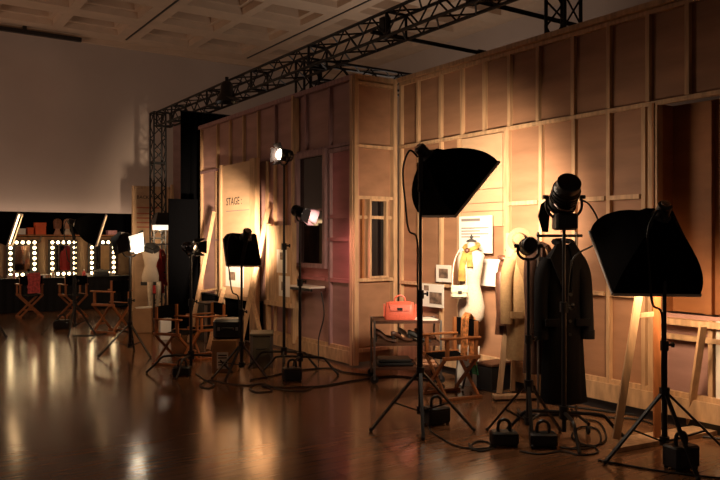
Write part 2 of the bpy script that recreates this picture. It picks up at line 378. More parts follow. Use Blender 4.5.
sheet('wall_picture', 'larger white sheet with two small photographs, lower of the pair', 'picture', 423, 444.5, 284, 307, 'white', extra=pics([(.1, .32, .7, .92), (.36, .92, .15, .65)]), a=A0-.02)
pn = T('wall_panel', 'smooth pale board with fine joint lines behind the big softbox', 'panel', AB(A0, 0), ROT)
y0, y1 = bw(501, A0)+.03, bw(457, A0)-.03
m = MB(); 
for (z0, z1) in ((1.70, 1.86), (1.868, 1.95), (1.958, 2.10), (2.108, 2.69)): m.box(.045, .07, y0, y1, z0, z1)
P(pn, 'board_panel', m, 'paleply')

# ------------------------------------------------------------------ truss
def truss_mb(L, s=.34, r=.022, step=.34, base=True):                # along local z from 0 to L
    m = MB(); h = s/2
    for sx, sy in ((1, 1), (1, -1), (-1, -1), (-1, 1)): m.cyl((sx*h, sy*h, 0), (sx*h, sy*h, L), r, n=8)
    n = max(1, round(L/step)); st = L/n; cs = [(1, 1), (1, -1), (-1, -1), (-1, 1)]
    for k in range(n):
        for i in range(4):
            p = cs[i]; q = cs[(i+1) % 4]
            if k % 2: p, q = q, p
            m.cyl((p[0]*h, p[1]*h, k*st), (q[0]*h, q[1]*h, (k+1)*st), r*.55, n=6)
    for z in ([0, L] + [q*st*6 for q in range(1, n//6+1)]):
        for i in range(4):
            p = cs[i]; q = cs[(i+1) % 4]; m.cyl((p[0]*h, p[1]*h, z), (q[0]*h, q[1]*h, z), r*.9, n=6)
    return m
ZT = 4.23; TA = 5.20
def tower(label, a, b, L):
    t = T('truss_tower', label, 'truss', AB(a, b), ROT, 'upright truss towers')
    P(t, 'lattice', truss_mb(L, .25, .02, .27), 'truss'); P(t, 'base_plate', MB().box(-.3, .3, -.3, .3, 0, .02), 'truss'); return t
def beam(label, a, b, z, L, horiz):
    t = T('truss_beam', label, 'truss', AB(a, b, z), ROT, 'overhead truss beams')
    m = truss_mb(L, .29, .021, .3); o = MB()
    if horiz == 'b': o.add([(x, z_, y) for x, y, z_ in m.v], m.f)
    else: o.add([(z_, x, y) for x, y, z_ in m.v], m.f)
    P(t, 'lattice', o, 'truss'); return t
tower('black truss tower standing far left in front of the BACKSTAGE board', 5.13, 15.22, ZT)
tower('black truss tower rising behind the mauve wall under the truss corner', 5.47, 9.5, ZT)
tower('black truss tower rising behind the top of the long right wall', 6.12, 5.22, 6.0)
beam('long black overhead truss running from the far tower over the set', TA, 1.5, ZT-.15, 13.58, 'b')
beam('short black truss branching right above the narrow return wall', TA+.42, 9.5, ZT-.15, 5.0, 'a')
for lb, b, a1 in (('thin black pipe beside the truss, ending above the right wall', 7.16, 6.85), ('thin black pipe at the top edge, nearer the camera', 5.62, 8.0)):
    t = T('lighting_pipe', lb, 'pipe', AB(TA, b, 4.03), ROT, 'black lighting pipes')
    P(t, 'pipe', MB().cyl((-.2, 0, 0), (a1-TA, 0, 0), .026), 'truss'); P(t, 'clamp', MB().box(-.05, .05, -.05, .05, -.05, .2), 'truss')
    P(t, 'end_cap', MB().cyl((a1-TA-.12, 0, 0), (a1-TA, 0, 0), .045), 'truss')

# drapes and black flat at far left
def drape(y0, y1, z0, z1, n=60, amp=.05):
    m = MB(); r0 = []; r1 = []
    for i in range(n+1):
        y = y0+(y1-y0)*i/n; x = amp*math.sin(i*1.05)+.02*math.sin(i*2.7); r0.append((x, y)); r1.append((x*.6, y))
    ring = lambda P_, z: [(x, y, z) for x, y in P_]+[(x+.012, y, z) for x, y in P_[::-1]]
    return m.loft([ring(r0, z0), ring(r1, z1)])
d0, d1 = aw(180.5, 12.95), aw(229, 12.95)
t = T('black_drape', 'tall black drape hanging under the truss beyond the end of the mauve wall', 'curtain', AB(d1, 12.95), ROT+math.pi/2)
P(t, 'curtain', drape(0, d1-d0, .03, 3.91, 40, .04), 'drape'); P(t, 'top_batten', MB().box(-.03, .03, -.03, d1-d0+.03, 3.91, 3.925), 'truss')
t = T('shade_sheet', 'black sheet painting the shade under the STAGE board', 'cloth', AB(4.87, 0), ROT)  # dark sheet stands in for the unlit wall below the board
P(t, 'cloth', drape(bw(262, 4.87), bw(201, 4.87), .01, .64, 50, .012), 'drape'); P(t, 'shade_sheet_bar', MB().box(-.012, .02, bw(262, 4.87), bw(201, 4.87), .62, .645), 'black')
t = T('black_flat', 'lower black flat standing in front of the tall drape', 'flat', AB(aw(169, 12.25), 12.25), ROT)
w = min(aw(198, 12.25), 4.88)-aw(169, 12.25)
P(t, 'flat_panel', MB().box(0, w, 0, .04, .02, 2.26), 'drape'); P(t, 'foot', MB().box(.1, .18, .04, .6, 0, .04), 'black'); P(t, 'foot', MB().box(w-.2, w-.12, .04, .6, 0, .04), 'black')
t = T('plywood_flat', 'narrow pinkish plywood flat showing left of the tall drape', 'flat', AB(aw(171, 14.8), 14.8), ROT)
P(t, 'flat_panel', MB().box(.05, .27, 0, .02, 0, 4.0), 'mauveply'); P(t, 'edge_post', MB().box(.0, .05, -.03, .03, 0, 2.7), 'pine'); P(t, 'edge_post', MB().box(.27, .31, -.03, .03, 0, 4.0), 'pine')

# ------------------------------------------------------------------ BACKSTAGE board
ba, bb_ = aw(133.5, 16.1), aw(170, 16.1)
t = T('sign_board', 'tall wooden board reading BACKSTAGE behind the far truss tower', 'sign', AB(ba, 16.1), ROT); w = bb_-ba
P(t, 'board_panel', MB().box(0, w, 0, .02, 0, 2.70), 'paleply'); P(t, 'frame', MB().box(-.03, .03, -.03, .03, 0, 2.74).box(w-.03, w+.03, -.03, .03, 0, 2.74).box(0, w, -.03, .03, 2.68, 2.74), 'pine')
P(t, 'lettering', text(MB(), 'BACKSTAGE', .105, facing_b(.07, -.003, 2.46)), 'ink')
m = MB()
for z, l in ((2.25, .7), (2.12, .75), (2.02, .5), (1.92, .7), (1.82, .6)): m.box(.07, .07+l*(w-.1), -.002, 0, z, z+.03)
P(t, 'text_lines', m, 'redink')

# ------------------------------------------------------------------ make-up station
BS = 17.45
bd = T('backdrop_board', 'long black and brown back board of the make-up station', 'board', AB(0, BS), ROT)
ax1 = aw(133, BS)-.03
P(bd, 'lower_board', MB().box(-1, ax1, 0, .04, 0, 1.62), 'backdrop'); P(bd, 'upper_board', MB().box(-1, ax1, 0, .04, 1.62, 2.17), 'drape', 'black upper strip')
t = T('wall_shelf', 'long brown shelf above the bulb mirrors', 'shelf', AB(0, BS), ROT)
P(t, 'shelf_board', MB().box(-1, ax1-.06, -.30, -.002, 1.64, 1.67), 'brownply')
for x in (1.6, 3.2, 4.9): P(t, 'bracket', MB().bar((x, -.01, 1.50), (x, -.26, 1.635), .03, .02, (1, 0, 0)), 'black')
ct = T('vanity_counter', 'long black skirted counter below the bulb mirrors', 'counter', AB(0, 16.87), ROT)
CT = .73
P(ct, 'counter_top', MB().box(-1, ax1-.05, -.02, .57, CT-.03, CT), 'blackskirt')
m = MB(); n = 140; r0 = [(-1+(ax1+.93)*i/n, .02+.015*math.sin(i*1.7)) for i in range(n+1)]
ring = lambda z: [(x, y, z) for x, y in r0]+[(x, y+.02, z) for x, y in r0[::-1]]
P(ct, 'skirt', m.loft([ring(.01), ring(CT-.03)]), 'blackskirt')
def bulb_mirror(label, px0, px1, loc=None):
    a0 = aw(px0, BS-.1); a1 = aw(px1, BS-.1); w = (a1-a0)/2; z0 = 1.55-38/F*16.3; z1 = 1.55-1.5/F*16.3
    t = T('vanity_mirror', label, 'mirror', AB((a0+a1)/2, BS-.06, 0), ROT, 'bulb mirrors of the make-up station')
    z0 = max(z0, CT+.005)
    P(t, 'frame', MB().box(-w-.04, w+.04, 0, .05, z0, z1+.04), 'blackskirt')
    P(t, 'glass', MB().box(-w+.12, w-.12, -.006, -.001, z0+.13, z1-.09), 'mirror')
    pos = []; nx, nz = 5, 7; dx = 2*(w-.03)/(nx-1); zz0, zz1 = z0+.06, z1-.02
    for i in range(nx): pos += [(-w+.03+i*dx, zz1), (-w+.03+i*dx, zz0)]
    for k in range(1, nz-1): z = zz0+(zz1-zz0)*k/(nz-1); pos += [(-w+.03, z), (w-.03, z)]
    b0 = MB().ball((0, -.042, 0), .033)
    b = P(t, 'bulb', b0, 'bulb'); b.location = (pos[0][0], 0, pos[0][1])
    s = P(b, 'socket', MB().cyl((0, -.02, 0), (0, 0, 0), .02), 'steel')
    for x, z in pos[1:]:
        c = b.copy(); COL.objects.link(c); c.parent = t; c.location = (x, 0, z)
        d = s.copy(); COL.objects.link(d); d.parent = c
    return t
bulb_mirror('bulb mirror farthest left, behind the chair with the red garment', 9, 36)
bulb_mirror('bulb mirror in the middle, half behind the far softbox', 51, 76)
bulb_mirror('bulb mirror on the right, next to the BACKSTAGE board', 90.5, 115)
# shelf goods
SZ = 1.671
def shelf_at(px): return AB(aw(px, BS-.15), BS-.15, SZ)
def carton(label, px0, px1, h, m, d=.2):
    w = (aw(px1, BS-.15)-aw(px0, BS-.15))/2
    t = T('gift_box', label, 'box', shelf_at((px0+px1)/2), ROT, 'boxes on the long shelf')
    P(t, 'box_body', MB().box(-w*.96, w*.96, -d/2, d/2, 0, h*.7, c=.004), m); P(t, 'lid', MB().box(-w, w, -d/2-.006, d/2+.006, h*.7, h, c=.004), m)
carton('small cream box at the left end of the shelf, behind the cropped softbox', 11, 15.3, .08, 'white')
carton('wider cream box left of the orange boxes on the shelf', 17.3, 25, .13, 'white')
carton('small orange box beside the big orange box', 27, 33, .15, 'orangebox')
carton('big orange box on the shelf above the mirrors', 34.5, 45.5, .26, 'orangebox')
carton('pale pink box on the shelf right of the far softbox', 107, 116, .10, 'pinksilk')
carton('flat white box at the right end of the shelf', 118, 124, .06, 'white')
def bust(label, px, m1, m2):
    t = T('wig_bust', label, 'bust', shelf_at(px), ROT, 'busts on the long shelf')
    P(t, 'bust_body', MB().lathe([(.09, 0), (.085, .03), (.05, .10), (.045, .15), (.06, .19), (.075, .24), (.07, .30), (.03, .34)], sx=.9), m1)
    P(t, 'wig', MB().lathe([(.02, .355), (.07, .335), (.092, .29), (.092, .24), (.085, .20), (.08, .13)], n=14), m2)
bust('brown haired bust on the shelf, nearer the orange boxes', 57.5, 'skin', 'hair')
bust('pale bust on the shelf, just left of the far softbox', 67.5, 'cream', 'skin')
def counter_item(label, px, kind, m, s=1.0):
    t = T(kind, label, 'cosmetics', AB(aw(px, 17.05), 17.05, CT), ROT, 'cosmetics on the counter')
    if kind == 'cosmetic_bottle':
        P(t, 'bottle_body', MB().lathe([(.03*s, 0), (.03*s, .08*s), (.012*s, .10*s), (.012*s, .115*s)], n=10), m); P(t, 'cap', MB().cyl((0, 0, .115*s), (0, 0, .14*s), .014*s, n=8), 'whitepaint')
    else:
        P(t, 'jar_body', MB().lathe([(.045*s, 0), (.05*s, .02*s), (.05*s, .045*s)], n=12), m); P(t, 'lid', MB().cyl((0, 0, .045*s), (0, 0, .062*s), .052*s, n=12), 'whitepaint')
for i, (px, kd, mm, de) in enumerate(((10, 'cosmetic_jar', 'cream', 'cream jar below the left corner of the leftmost mirror'), (14, 'cosmetic_bottle', 'pinksilk', 'pink bottle below the leftmost mirror'),
    (43, 'cosmetic_jar', 'white', 'white jar between the left and middle mirrors'), (47, 'cosmetic_jar', 'skin', 'tan jar just left of the middle mirror'), (53, 'cosmetic_bottle', 'cream', 'cream bottle under the left edge of the middle mirror'),
    (84, 'cosmetic_bottle', 'pinkcloth', 'pink bottle between the middle and right mirrors'), (88, 'cosmetic_jar', 'white', 'white jar just left of the right mirror'), (112, 'cosmetic_jar', 'cream', 'cream jar under the right mirror'))):
    counter_item(de, px, kd, mm, 1.2)
t = T('makeup_case', 'small black case on the counter under the right mirror', 'case', AB(aw(101, 17.08), 17.08, CT), ROT)
P(t, 'case_body', MB().box(-.16, .16, -.09, .09, 0, .12, c=.01), 'darkcase'); P(t, 'handle', MB().tube([(-.05, 0, .12), (-.04, 0, .15), (.04, 0, .15), (.05, 0, .12)], .008), 'black')

# ------------------------------------------------------------------ director's chairs
def director_chair(label, loc, rot, canvas='blackfab', sc=1.0, wood_='chairwood', wf=1.0):
    t = T('director_chair', label, 'chair', loc, rot, 'wooden director chairs'); s = sc
    w, d, sh_, ah, bh = .235*s*wf, .19*s, .44*s, .62*s, .80*s
    for y in (-d, d):
        for q in (-1, 1): P(t, 'leg', MB().bar((q*w, y+q*.008*s, .03), (-q*w, y+q*.008*s, sh_-.02), .034*s, .02*s, (1, 0, 0)), wood_)
    for q in (-1, 1):
        P(t, 'foot_runner', MB().box(q*w-.02*s, q*w+.02*s, -d-.05*s, d+.05*s, 0, .032*s, c=.004), wood_)
        P(t, 'seat_rail', MB().box(q*w-.018*s, q*w+.018*s, -d-.03*s, d+.03*s, sh_-.03*s, sh_+.008*s, c=.004), wood_)
        P(t, 'arm_post', MB().box(q*w-.014*s, q*w+.014*s, -d, -d+.035*s, sh_, ah), wood_)
        P(t, 'back_post', MB().box(q*w-.014*s, q*w+.014*s, d-.035*s, d, sh_, bh), wood_)
        P(t, 'armrest', MB().box(q*w-.03*s, q*w+.03*s, -d-.05*s, d+.03*s, ah, ah+.022*s, c=.006), wood_)
    P(t, 'foot_rest', MB().bar((-w*.55, -d-.03*s, .12*s), (w*.55, -d-.03*s, .12*s), .03*s, .015*s), wood_)
    pts = [(x*w, 0, sh_-.002-.03*s*(1-x*x)) for x in (-1, -.6, -.2, .2, .6, 1)]
    P(t, 'seat', MB().strip(pts, (0, 2*d, 0), (0, 0, .008)), canvas)
    pts = [(x*w*1.04, d+.004+.03*s*(1-x*x), bh-.09*s) for x in (-1, -.6, -.2, .2, .6, 1)]
    P(t, 'backrest', MB().strip(pts, (0, 0, .18*s), (0, .008, 0)), canvas)
    return t
ch1 = director_chair('director chair with a red garment over it, before the leftmost mirror', G(29.5, 317), ROT+math.pi, sc=1.05, wf=.82)
ch2 = director_chair('director chair before the middle mirror, behind the far softbox stand', G(73, 317), ROT+math.pi+.1, sc=1.05, wf=.82)
ch3 = director_chair('director chair on the left nearest the far white-faced flood lamp', G(112, 332), ROT-2.6, sc=1.1, wf=.78)
director_chair('director chair facing right behind the low black stand, left of the other one', G(177, 363), 1.2, sc=.9)
director_chair('director chair facing left, just left of the cardboard box', G(207, 357), -1.0, sc=.88)
chs = director_chair('director chair with a silk scarf over its black back, beside the trolley', G(451, 396), -1.15, sc=.95, wf=.9)
# garments on chairs
def cloth_over(name, label, cat, loc, rot, w, z, f, b, dy, m, sub=None):
    pts = [(0, dy-.035, f), (0, dy-.03, (f+z)/2), (0, dy-.022, z-.03), (0, dy+.015, z+.012), (0, dy+.055, z-.03), (0, dy+.06, (b+z)/2), (0, dy+.065, b)]
    t = T(name, label, cat, loc, rot); wd = [(w*(.9+.2*((k*37) % 5)/5), 0, .01*((k % 3)-1)) for k in range(len(pts))]
    P(t, 'cloth', MB().strip(pts, wd, [(0, .012, .004)]*2+[(0, .012, .006)]+[(0, 0, .014)]+[(0, .012, -.006)]*3), m)
    for (nm, pp, ww, mm) in (sub or []): P(t, nm, MB().strip(pp, ww, (.0, .012, .003)), mm)
cloth_over('red_garment', 'red and pink garment thrown over the leftmost director chair', 'clothing', G(31.5, 317), ROT+math.pi, .24, .88, .60, .50, .21, 'pinkcloth')
cloth_over('silk_scarf', 'orange and green silk scarf hanging over the chair by the trolley', 'scarf', G(451, 396), -1.15, .12, .80, .35, .30, .185, 'scarf',
           [('scarf_tail', [(-.05, .27, .56), (-.06, .275, .42), (-.05, .28, .30)], (.09, 0, 0), 'pinksilk'), ('scarf_end', [(-.04, .29, .36), (-.05, .30, .28), (-.02, .30, .19)], (.10, 0, 0), 'greensilk')])

# ------------------------------------------------------------------ lamp stands
def tripod(t, Hh, rad=.42, az=(0, 120, 240), jz=.40, pr=.017, knobs=True):
    m = MB().cyl((0, 0, .10), (0, 0, Hh*.55), pr*1.15).cyl((0, 0, Hh*.55), (0, 0, Hh), pr*.8); P(t, 'pole', m, 'black')
    P(t, 'collar', MB().cyl((0, 0, jz-.03), (0, 0, jz+.05), pr*2.1), 'black'); P(t, 'lower_collar', MB().cyl((0, 0, .10), (0, 0, .16), pr*2.0), 'black')
    for z in (Hh*.55,) if knobs else ():
        P(t, 'clamp', MB().cyl((0, 0, z-.04), (0, 0, z+.03), pr*1.7).cyl((0, 0, z), (.05, 0, z), .008).cyl((.05, -.0, z), (.065, 0, z), .02), 'black')
    for a in az:
        c, s_ = math.cos(math.radians(a)), math.sin(math.radians(a)); f = V((c*rad, s_*rad, .012))
        l = P(t, 'leg', MB().bar((c*.03, s_*.03, jz), f, .026, .016, (-s_, c, 0)), 'black')
        P(l, 'rubber_foot', MB().ball(f+V((0, 0, .004)), .016), 'rubber')
        P(t, 'brace', MB().bar((c*.03, s_*.03, .13), V((c*.03, s_*.03, jz)).lerp(f, .52), .018, .012, (-s_, c, 0)), 'black')
def turtle(t, Hh, rad=.45, az=(0, 120, 240), pr=.018, hz=.20):
    P(t, 'pole', MB().cyl((0, 0, .05), (0, 0, Hh*.6), pr).cyl((0, 0, Hh*.6), (0, 0, Hh), pr*.75), 'black')
    P(t, 'clamp', MB().cyl((0, 0, Hh*.6-.05), (0, 0, Hh*.6+.03), pr*1.8).cyl((0, 0, Hh*.6), (.06, 0, Hh*.6), .009).cyl((.06, 0, Hh*.6), (.075, 0, Hh*.6), .022), 'black')
    P(t, 'collar', MB().cyl((0, 0, hz-.05), (0, 0, hz+.05), pr*2.1), 'black')
    for a in az:
        c, s_ = math.cos(math.radians(a)), math.sin(math.radians(a))
        l = P(t, 'leg', MB().tube([(c*q*rad, s_*q*rad, z) for q, z in ((.03, hz), (.3, hz), (.58, hz-.005), (.68, hz-.025), (.8, hz*.55), (1, .02))], .014, sub=4), 'black')
        P(l, 'rubber_foot', MB().ball((c*rad, s_*rad, .016), .016), 'rubber')
def softbox(t, apex, n, e1, e2, s1, s2, d, glow, tilt=.0):
    n = V(n).normalized(); e1 = V(e1); e1 = (e1-n*e1.dot(n)).normalized(); e2 = n.cross(e1)
    def ring(k, q, f=1.0):
        out = []; cs = [(-1, -1), (1, -1), (1, 1), (-1, 1)]
        for i in range(4):
            p, r = cs[i], cs[(i+1) % 4]
            for j in range(8):
                u = j/8; x = p[0]+(r[0]-p[0])*u; y = p[1]+(r[1]-p[1])*u
                sag = 1-.05*math.sin(math.pi*u)*f
                out.append(apex+n*q+e1*(x*k*s1/2*sag)+e2*(y*k*s2/2*sag))
        return out
    rings = []; N_ = 10
    for i in range(N_+1):
        u = i/N_; rings.append(ring(max(.26, math.sin(u*math.pi/2)**.58), u*d*.94, 1-u))
    outer = rings+[ring(1, d, 0)]
    inner = [ring(.985, d, 0)]+[ring(.96, d*.93, 0)]+[ring(.9*max(.2, math.sin(i/N_*math.pi/2)**.6), i/N_*d*.90+.02, 1) for i in (8, 5, 2)]
    o = P(t, 'softbox_shell', MB().loft(outer+inner), 'blackfab')
    P(o, 'diffuser', MB().loft([ring(.95, d*.90, 0), ring(.95, d*.905, 0)]), glow)
    m = MB(); c4 = [ring(1.008, d-.006, 0)[8*i] for i in range(4)]
    for i in range(4): m.cyl(c4[i], c4[(i+1) % 4], .0125, n=6)
    P(o, 'rim_piping', m, 'whitepaint', 'pale piping round the front edge')
    m = MB().lathe([(.04, -.11), (.05, -.10), (.052, -.02), (.07, 0), (.07, .05)], apex, n)
    hd = P(t, 'lamp_head', m, 'black'); P(hd, 'rear_plate', MB().lathe([(.012, -.122), (.034, -.118), (.034, -.105)], apex, n), 'chrome')
    up = V((0, 0, 1)); q = apex-n*.08
    P(hd, 'bracket', MB().bar(V((0, 0, apex.z-.30)), q+V((0, 0, -.03)), .04, .03, (1, 0, 0)), 'black')
    return o
SOFT = []
def soft_lamp(label, px, py, gy, Hadj, n, e1, s1, s2, d, glow, rad, az, beam=None, cable=True, dx=0.0):
    Y = 1.55*F/(gy-240); ap = R(px, py, Y); t = T('softbox_lamp', label, 'studio light', (ap.x+dx, ap.y, 0), 0, 'softbox lamps on stands')
    tripod(t, ap.z-.25, rad, az, jz=.40*rad/.42)
    softbox(t, V((-dx, 0, ap.z)), n, e1, None, s1, s2, d, glow)
    if beam: SOFT.append((ap+V(n).normalized()*(d+.06),)+beam)
    if cable:
        z = ap.z; P(t, 'power_cable', MB().tube([(-.03, -.1, z-.02), (-.10, -.12, z+.03), (-.15, -.08, z-.12), (-.13, -.06, z-.4), (-.10, -.04, z-.62), (-.03, -.03, z-.70), (-.025, -.02, z-1.1), (-.022, -.02, .45)], .008), 'rubber')
    return t
soft_lamp('large black softbox in the middle, aimed right at the pale wall panel', 427, 156, 425.5, 0, (.683, .301, -.666), (-.238, .58, .018), .60, .60, .42, 'diffH', .46, (205, -25, 268), (AB(A0, bw(485, A0), 1.7), 600, (1, .77, .54), 104, .2), dx=-.055)
soft_lamp('big black softbox nearest the camera at far right, aimed down at the wall', 661, 216, 459, 0, (-.03, .67, -.74), (1, .03, -.015), .63, .67, .46, 'diffK', .48, (195, -20, 272), (AB(A0, bw(680, A0), .75), 115, (1, .66, .38), 104, .22), dx=.025)
soft_lamp('small black softbox facing the STAGE board', 246, 237, 376, 0, (-.28, .70, -.65), (.355, .134, -.011), .39, .40, .28, 'diffE', .36, (215, -30, 250), (AB(4.78, 10.48, 1.58), 2200, (1, .74, .5), 42, .1), dx=-.05)
soft_lamp('far black softbox in front of the right bulb mirror', 75, 223, 333, 0, (.91, .295, -.29), (-.166, .513, 0), .56, .54, .44, 'diffB', .50, (200, -30, 280))
soft_lamp('black softbox cut off by the left edge of the picture', -13, 222, 336, 0, (.91, .295, -.29), (-.166, .513, 0), .56, .54, .44, 'diffB', .50, (200, -30, 280))

def fresnel(t, pos, d, r=.10, L=.22, lens='lens', flaps=True, fl=.16, spread=.6, yoke=True):
    d = V(d).normalized(); sd = d.cross(V((0, 0, 1))).normalized(); up = sd.cross(d)
    prof = [(r*.45, -L*.62), (r*.85, -L*.55), (r*.95, -L*.45), (r*.95, L*.30), (r*1.08, L*.32), (r*1.08, L*.40), (r*.98, L*.40), (r*.92, L*.30)]
    hd = P(t, 'lamp_housing', MB().lathe(prof, pos, d), 'black')
    P(hd, 'lens', MB().lathe([(r*.9, L*.31), (r*.9, L*.33), (r*.5, L*.37)], pos, d), lens)
    m = MB()
    for k in range(4): m.lathe([(r*1.02, -L*.4+k*L*.15), (r*1.02, -L*.4+k*L*.15+.012)], pos, d)
    P(hd, 'cooling_fins', m, 'black')
    if flaps:
        f0 = pos+d*(L*.41); q = r*.95
        for ax, ot in ((sd, up), (-sd, up), (up, sd), (-up, sd)):
            a = f0+ax*q; b = a+(d*math.cos(spread)+ax*math.sin(spread))*fl
            P(t, 'barn_door', MB().strip([a, b], [ot*(2*q), ot*(2.6*q)], [d.cross(ot).normalized()*.004]*2), 'black')
    if yoke:
        rr = r*1.25
        pts = [pos+sd*rr, pos+sd*rr-V((0, 0, r*.9)), pos+sd*(r*.6)-V((0, 0, r*1.55)), pos-sd*(r*.6)-V((0, 0, r*1.55)), pos-sd*rr-V((0, 0, r*.9)), pos-sd*rr]
        P(t, 'yoke', MB().tube(pts, .011, sub=3), 'black'); 
        for sg in (1, -1): P(t, 'yoke_knob', MB().cyl(pos+sd*rr*.9*sg, pos+sd*(rr+.03)*sg, .016), 'black')
    return hd
def lamp_on_stand(label, px, py, gy, d, r=.10, L=.22, style='turtle', az=(0, 120, 240), rad=.45, lens='lens', flaps=True, fl=.16, spread=.6, name='studio_lamp'):
    Y = 1.55*F/(gy-240); p = R(px, py, Y); t = T(name, label, 'studio light', (p.x, p.y, 0), 0, 'lamps on stands')
    (turtle if style == 'turtle' else tripod)(t, p.z-r*1.5, rad, az)
    fresnel(t, V((0, 0, p.z)), d, r, L, lens, flaps, fl, spread); return t, p
lamp_on_stand('tall black lamp with bright face turned left, highest before the mauve wall', 284, 155, 368, (-.78, -.60, .05), .075, .18, az=(185, -15, 275), rad=.42, lens='lens', fl=.07, spread=1.0)
lamp_on_stand('black lamp with square barn doors turned right, before the dark window', 300, 212, 374, (.84, -.42, -.32), .065, .17, az=(-12, 170, 262), rad=.45, lens='lens', fl=.13, spread=.3)
fl_t, fl_p = lamp_on_stand('far black flood lamp with a bright white face right of the mirrors', 130, 243, 355, (.80, -.42, -.30), .115, .26, style='tripod', az=(215, -35, 100), rad=.42, lens='lensdim', flaps=False)
lamp_on_stand('dark lamp on a wide low stand beside the black flat', 191, 247, 372, (.75, -.55, 0), .06, .2, az=(190, 350, 265), rad=.50, lens='chrome', fl=.09, spread=.5)
lamp_on_stand('small black fresnel lamp seen from behind, in front of the beige coat', 528.5, 246, 437, (.05, .95, -.12), .065, .17, style='tripod', az=(150, 30, 262), rad=.34, lens='lensdim', flaps=False)
sp_t, sp_p = lamp_on_stand('big round black spotlight seen from behind, above the charcoal coat', 564, 197, 438, (.0, .82, -.57), .108, .24, az=(-12, 165, 268), rad=.46, lens='lensdim', flaps=False)

c = V((.15, -.16, fl_p.z)); e1 = V((.62, .62, .25)).normalized(); e2 = V((-.1, -.30, .95)).normalized()
P(fl_t, 'lit_door_panel', MB().strip([c+e2*.12, c-e2*.13], [e1*.22, e1*.13], [e1.cross(e2)*.006]*2), 'lens', 'glowing sheet for the lamplit inside of the barn door')  # emissive panel paints the lamplight on the inner barn door
for sg in (1, -1): P(fl_t, 'barn_door', MB().strip([c+e1*.11*sg+e2*.04, c+e1*.11*sg-V((.18, -.05, .02))], [e2*.22, e2*.17], [e1*.005]*2), 'black')
P(fl_t, 'side_door', MB().strip([V((-.10, .0, fl_p.z+.02)), V((-.20, -.10, fl_p.z-.05))], [e2*.3, e2*.24], [e1*.005]*2), 'black')
z = sp_p.z
P(sp_t, 'igniter_box', MB().box(-.085, .085, -.10, .05, z-.26, z-.13, c=.015), 'black'); P(sp_t, 'rear_drum', MB().lathe([(.075, -.19), (.092, -.18), (.095, -.10), (.085, -.08)], V((0, 0, z)), V((0, .82, -.57)), 22), 'black')
P(sp_t, 'rim_glint', MB().tube([(-.10, -.10, z-.06), (-.07, -.14, z-.10), (-.01, -.155, z-.115), (.03, -.15, z-.11)], .007, sub=4), 'chrome', 'glint on the lens rim, set as a chrome curve')  # chrome curve put where the lens rim catches light
P(sp_t, 'safety_cable', MB().tube([(.12, 0, z-.02), (.19, -.02, z-.06), (.26, -.03, z-.2), (.24, -.02, z-.36), (.06, -.01, z-.5), (.02, -.02, z-.9)], .007), 'rubber')

# lamp on the far tower, lamp under the truss
t = T('hood_lamp', 'black hood lamp with bright underside on the far truss tower', 'lamp', AB(5.13, 15.22, 1.86), ROT)
P(t, 'hood', MB().loft([[(-.12, -.36, .26), (.12, -.36, .26), (.12, -.20, .26), (-.12, -.20, .26)], [(-.20, -.44, .03), (.18, -.44, .03), (.18, -.19, .03), (-.20, -.19, .03)], [(-.20, -.44, 0), (.18, -.44, 0), (.18, -.19, 0), (-.20, -.19, 0)]]), 'black')
P(t, 'tube_panel', MB().box(-.19, .09, -.42, -.22, -.10, -.002), 'lens'); P(t, 'clamp', MB().box(-.03, .03, -.22, -.15, .10, .20), 'black')
t = T('truss_lamp', 'black hooded lamp hanging under the truss above the drape', 'lamp', AB(TA-.23, 11.3, ZT+.02), ROT)
P(t, 'hook_clamp', MB().cyl((0, 0, 0), (0, 0, -.08), .03), 'black'); P(t, 'housing', MB().lathe([(.07, -.08), (.10, -.12), (.11, -.26), (.20, -.42), (.19, -.42), (.09, -.27)], (0, 0, 0)), 'black')
P(t, 'barn_door', MB().bar((0, -.20, -.36), (0, -.38, -.44), .2, .006, (1, 0, 0)), 'black')

# ballasts
def ballast(label, px, py, rot, w=.26, d=.16, h=.19, ears=True):
    t = T('ballast_box', label, 'ballast', G(px, py), rot, 'black ballast boxes')
    P(t, 'case_body', MB().box(-w/2, w/2, -d/2, d/2, .012, h, c=.012), 'darkcase')
    P(t, 'handle', MB().tube([(-w*.22, 0, h-.005), (-w*.2, 0, h+.06), (0, 0, h+.085), (w*.2, 0, h+.06), (w*.22, 0, h-.005)], .013), 'black')
    m = MB()
    for x in (-1, 1):
        for y in (-1, 1): m.cyl((x*w*.4, y*d*.35, 0), (x*w*.4, y*d*.35, .014), .014, n=8)
    P(t, 'rubber_feet', m, 'rubber'); P(t, 'front_panel', MB().box(-w*.4, w*.4, -d/2-.004, -d/2+.001, .04, h-.03), 'black')
    return t
ballast('tilted black ballast box on the floor under the middle softbox stand', 436, 424, .45, .21, .14, .15)
ballast('black ballast box left of the small fresnel stand', 504, 446, .05, .20, .12, .115)
ballast('black ballast box between the two stands before the charcoal coat', 543, 447, -.05, .20, .12, .11)
ballast('black ballast box under the far right softbox stand', 681, 468, .40, .21, .14, .16)
ballast('black ballast box under the low stand by the director chairs', 182, 376, .1, .2, .14, .11)
ballast('black ballast box beside the far softbox stand', 62, 329, .2, .25, .18, .16)
ballast('small black ballast box between the two slim lamp stands', 292, 381, .3, .2, .16, .15)

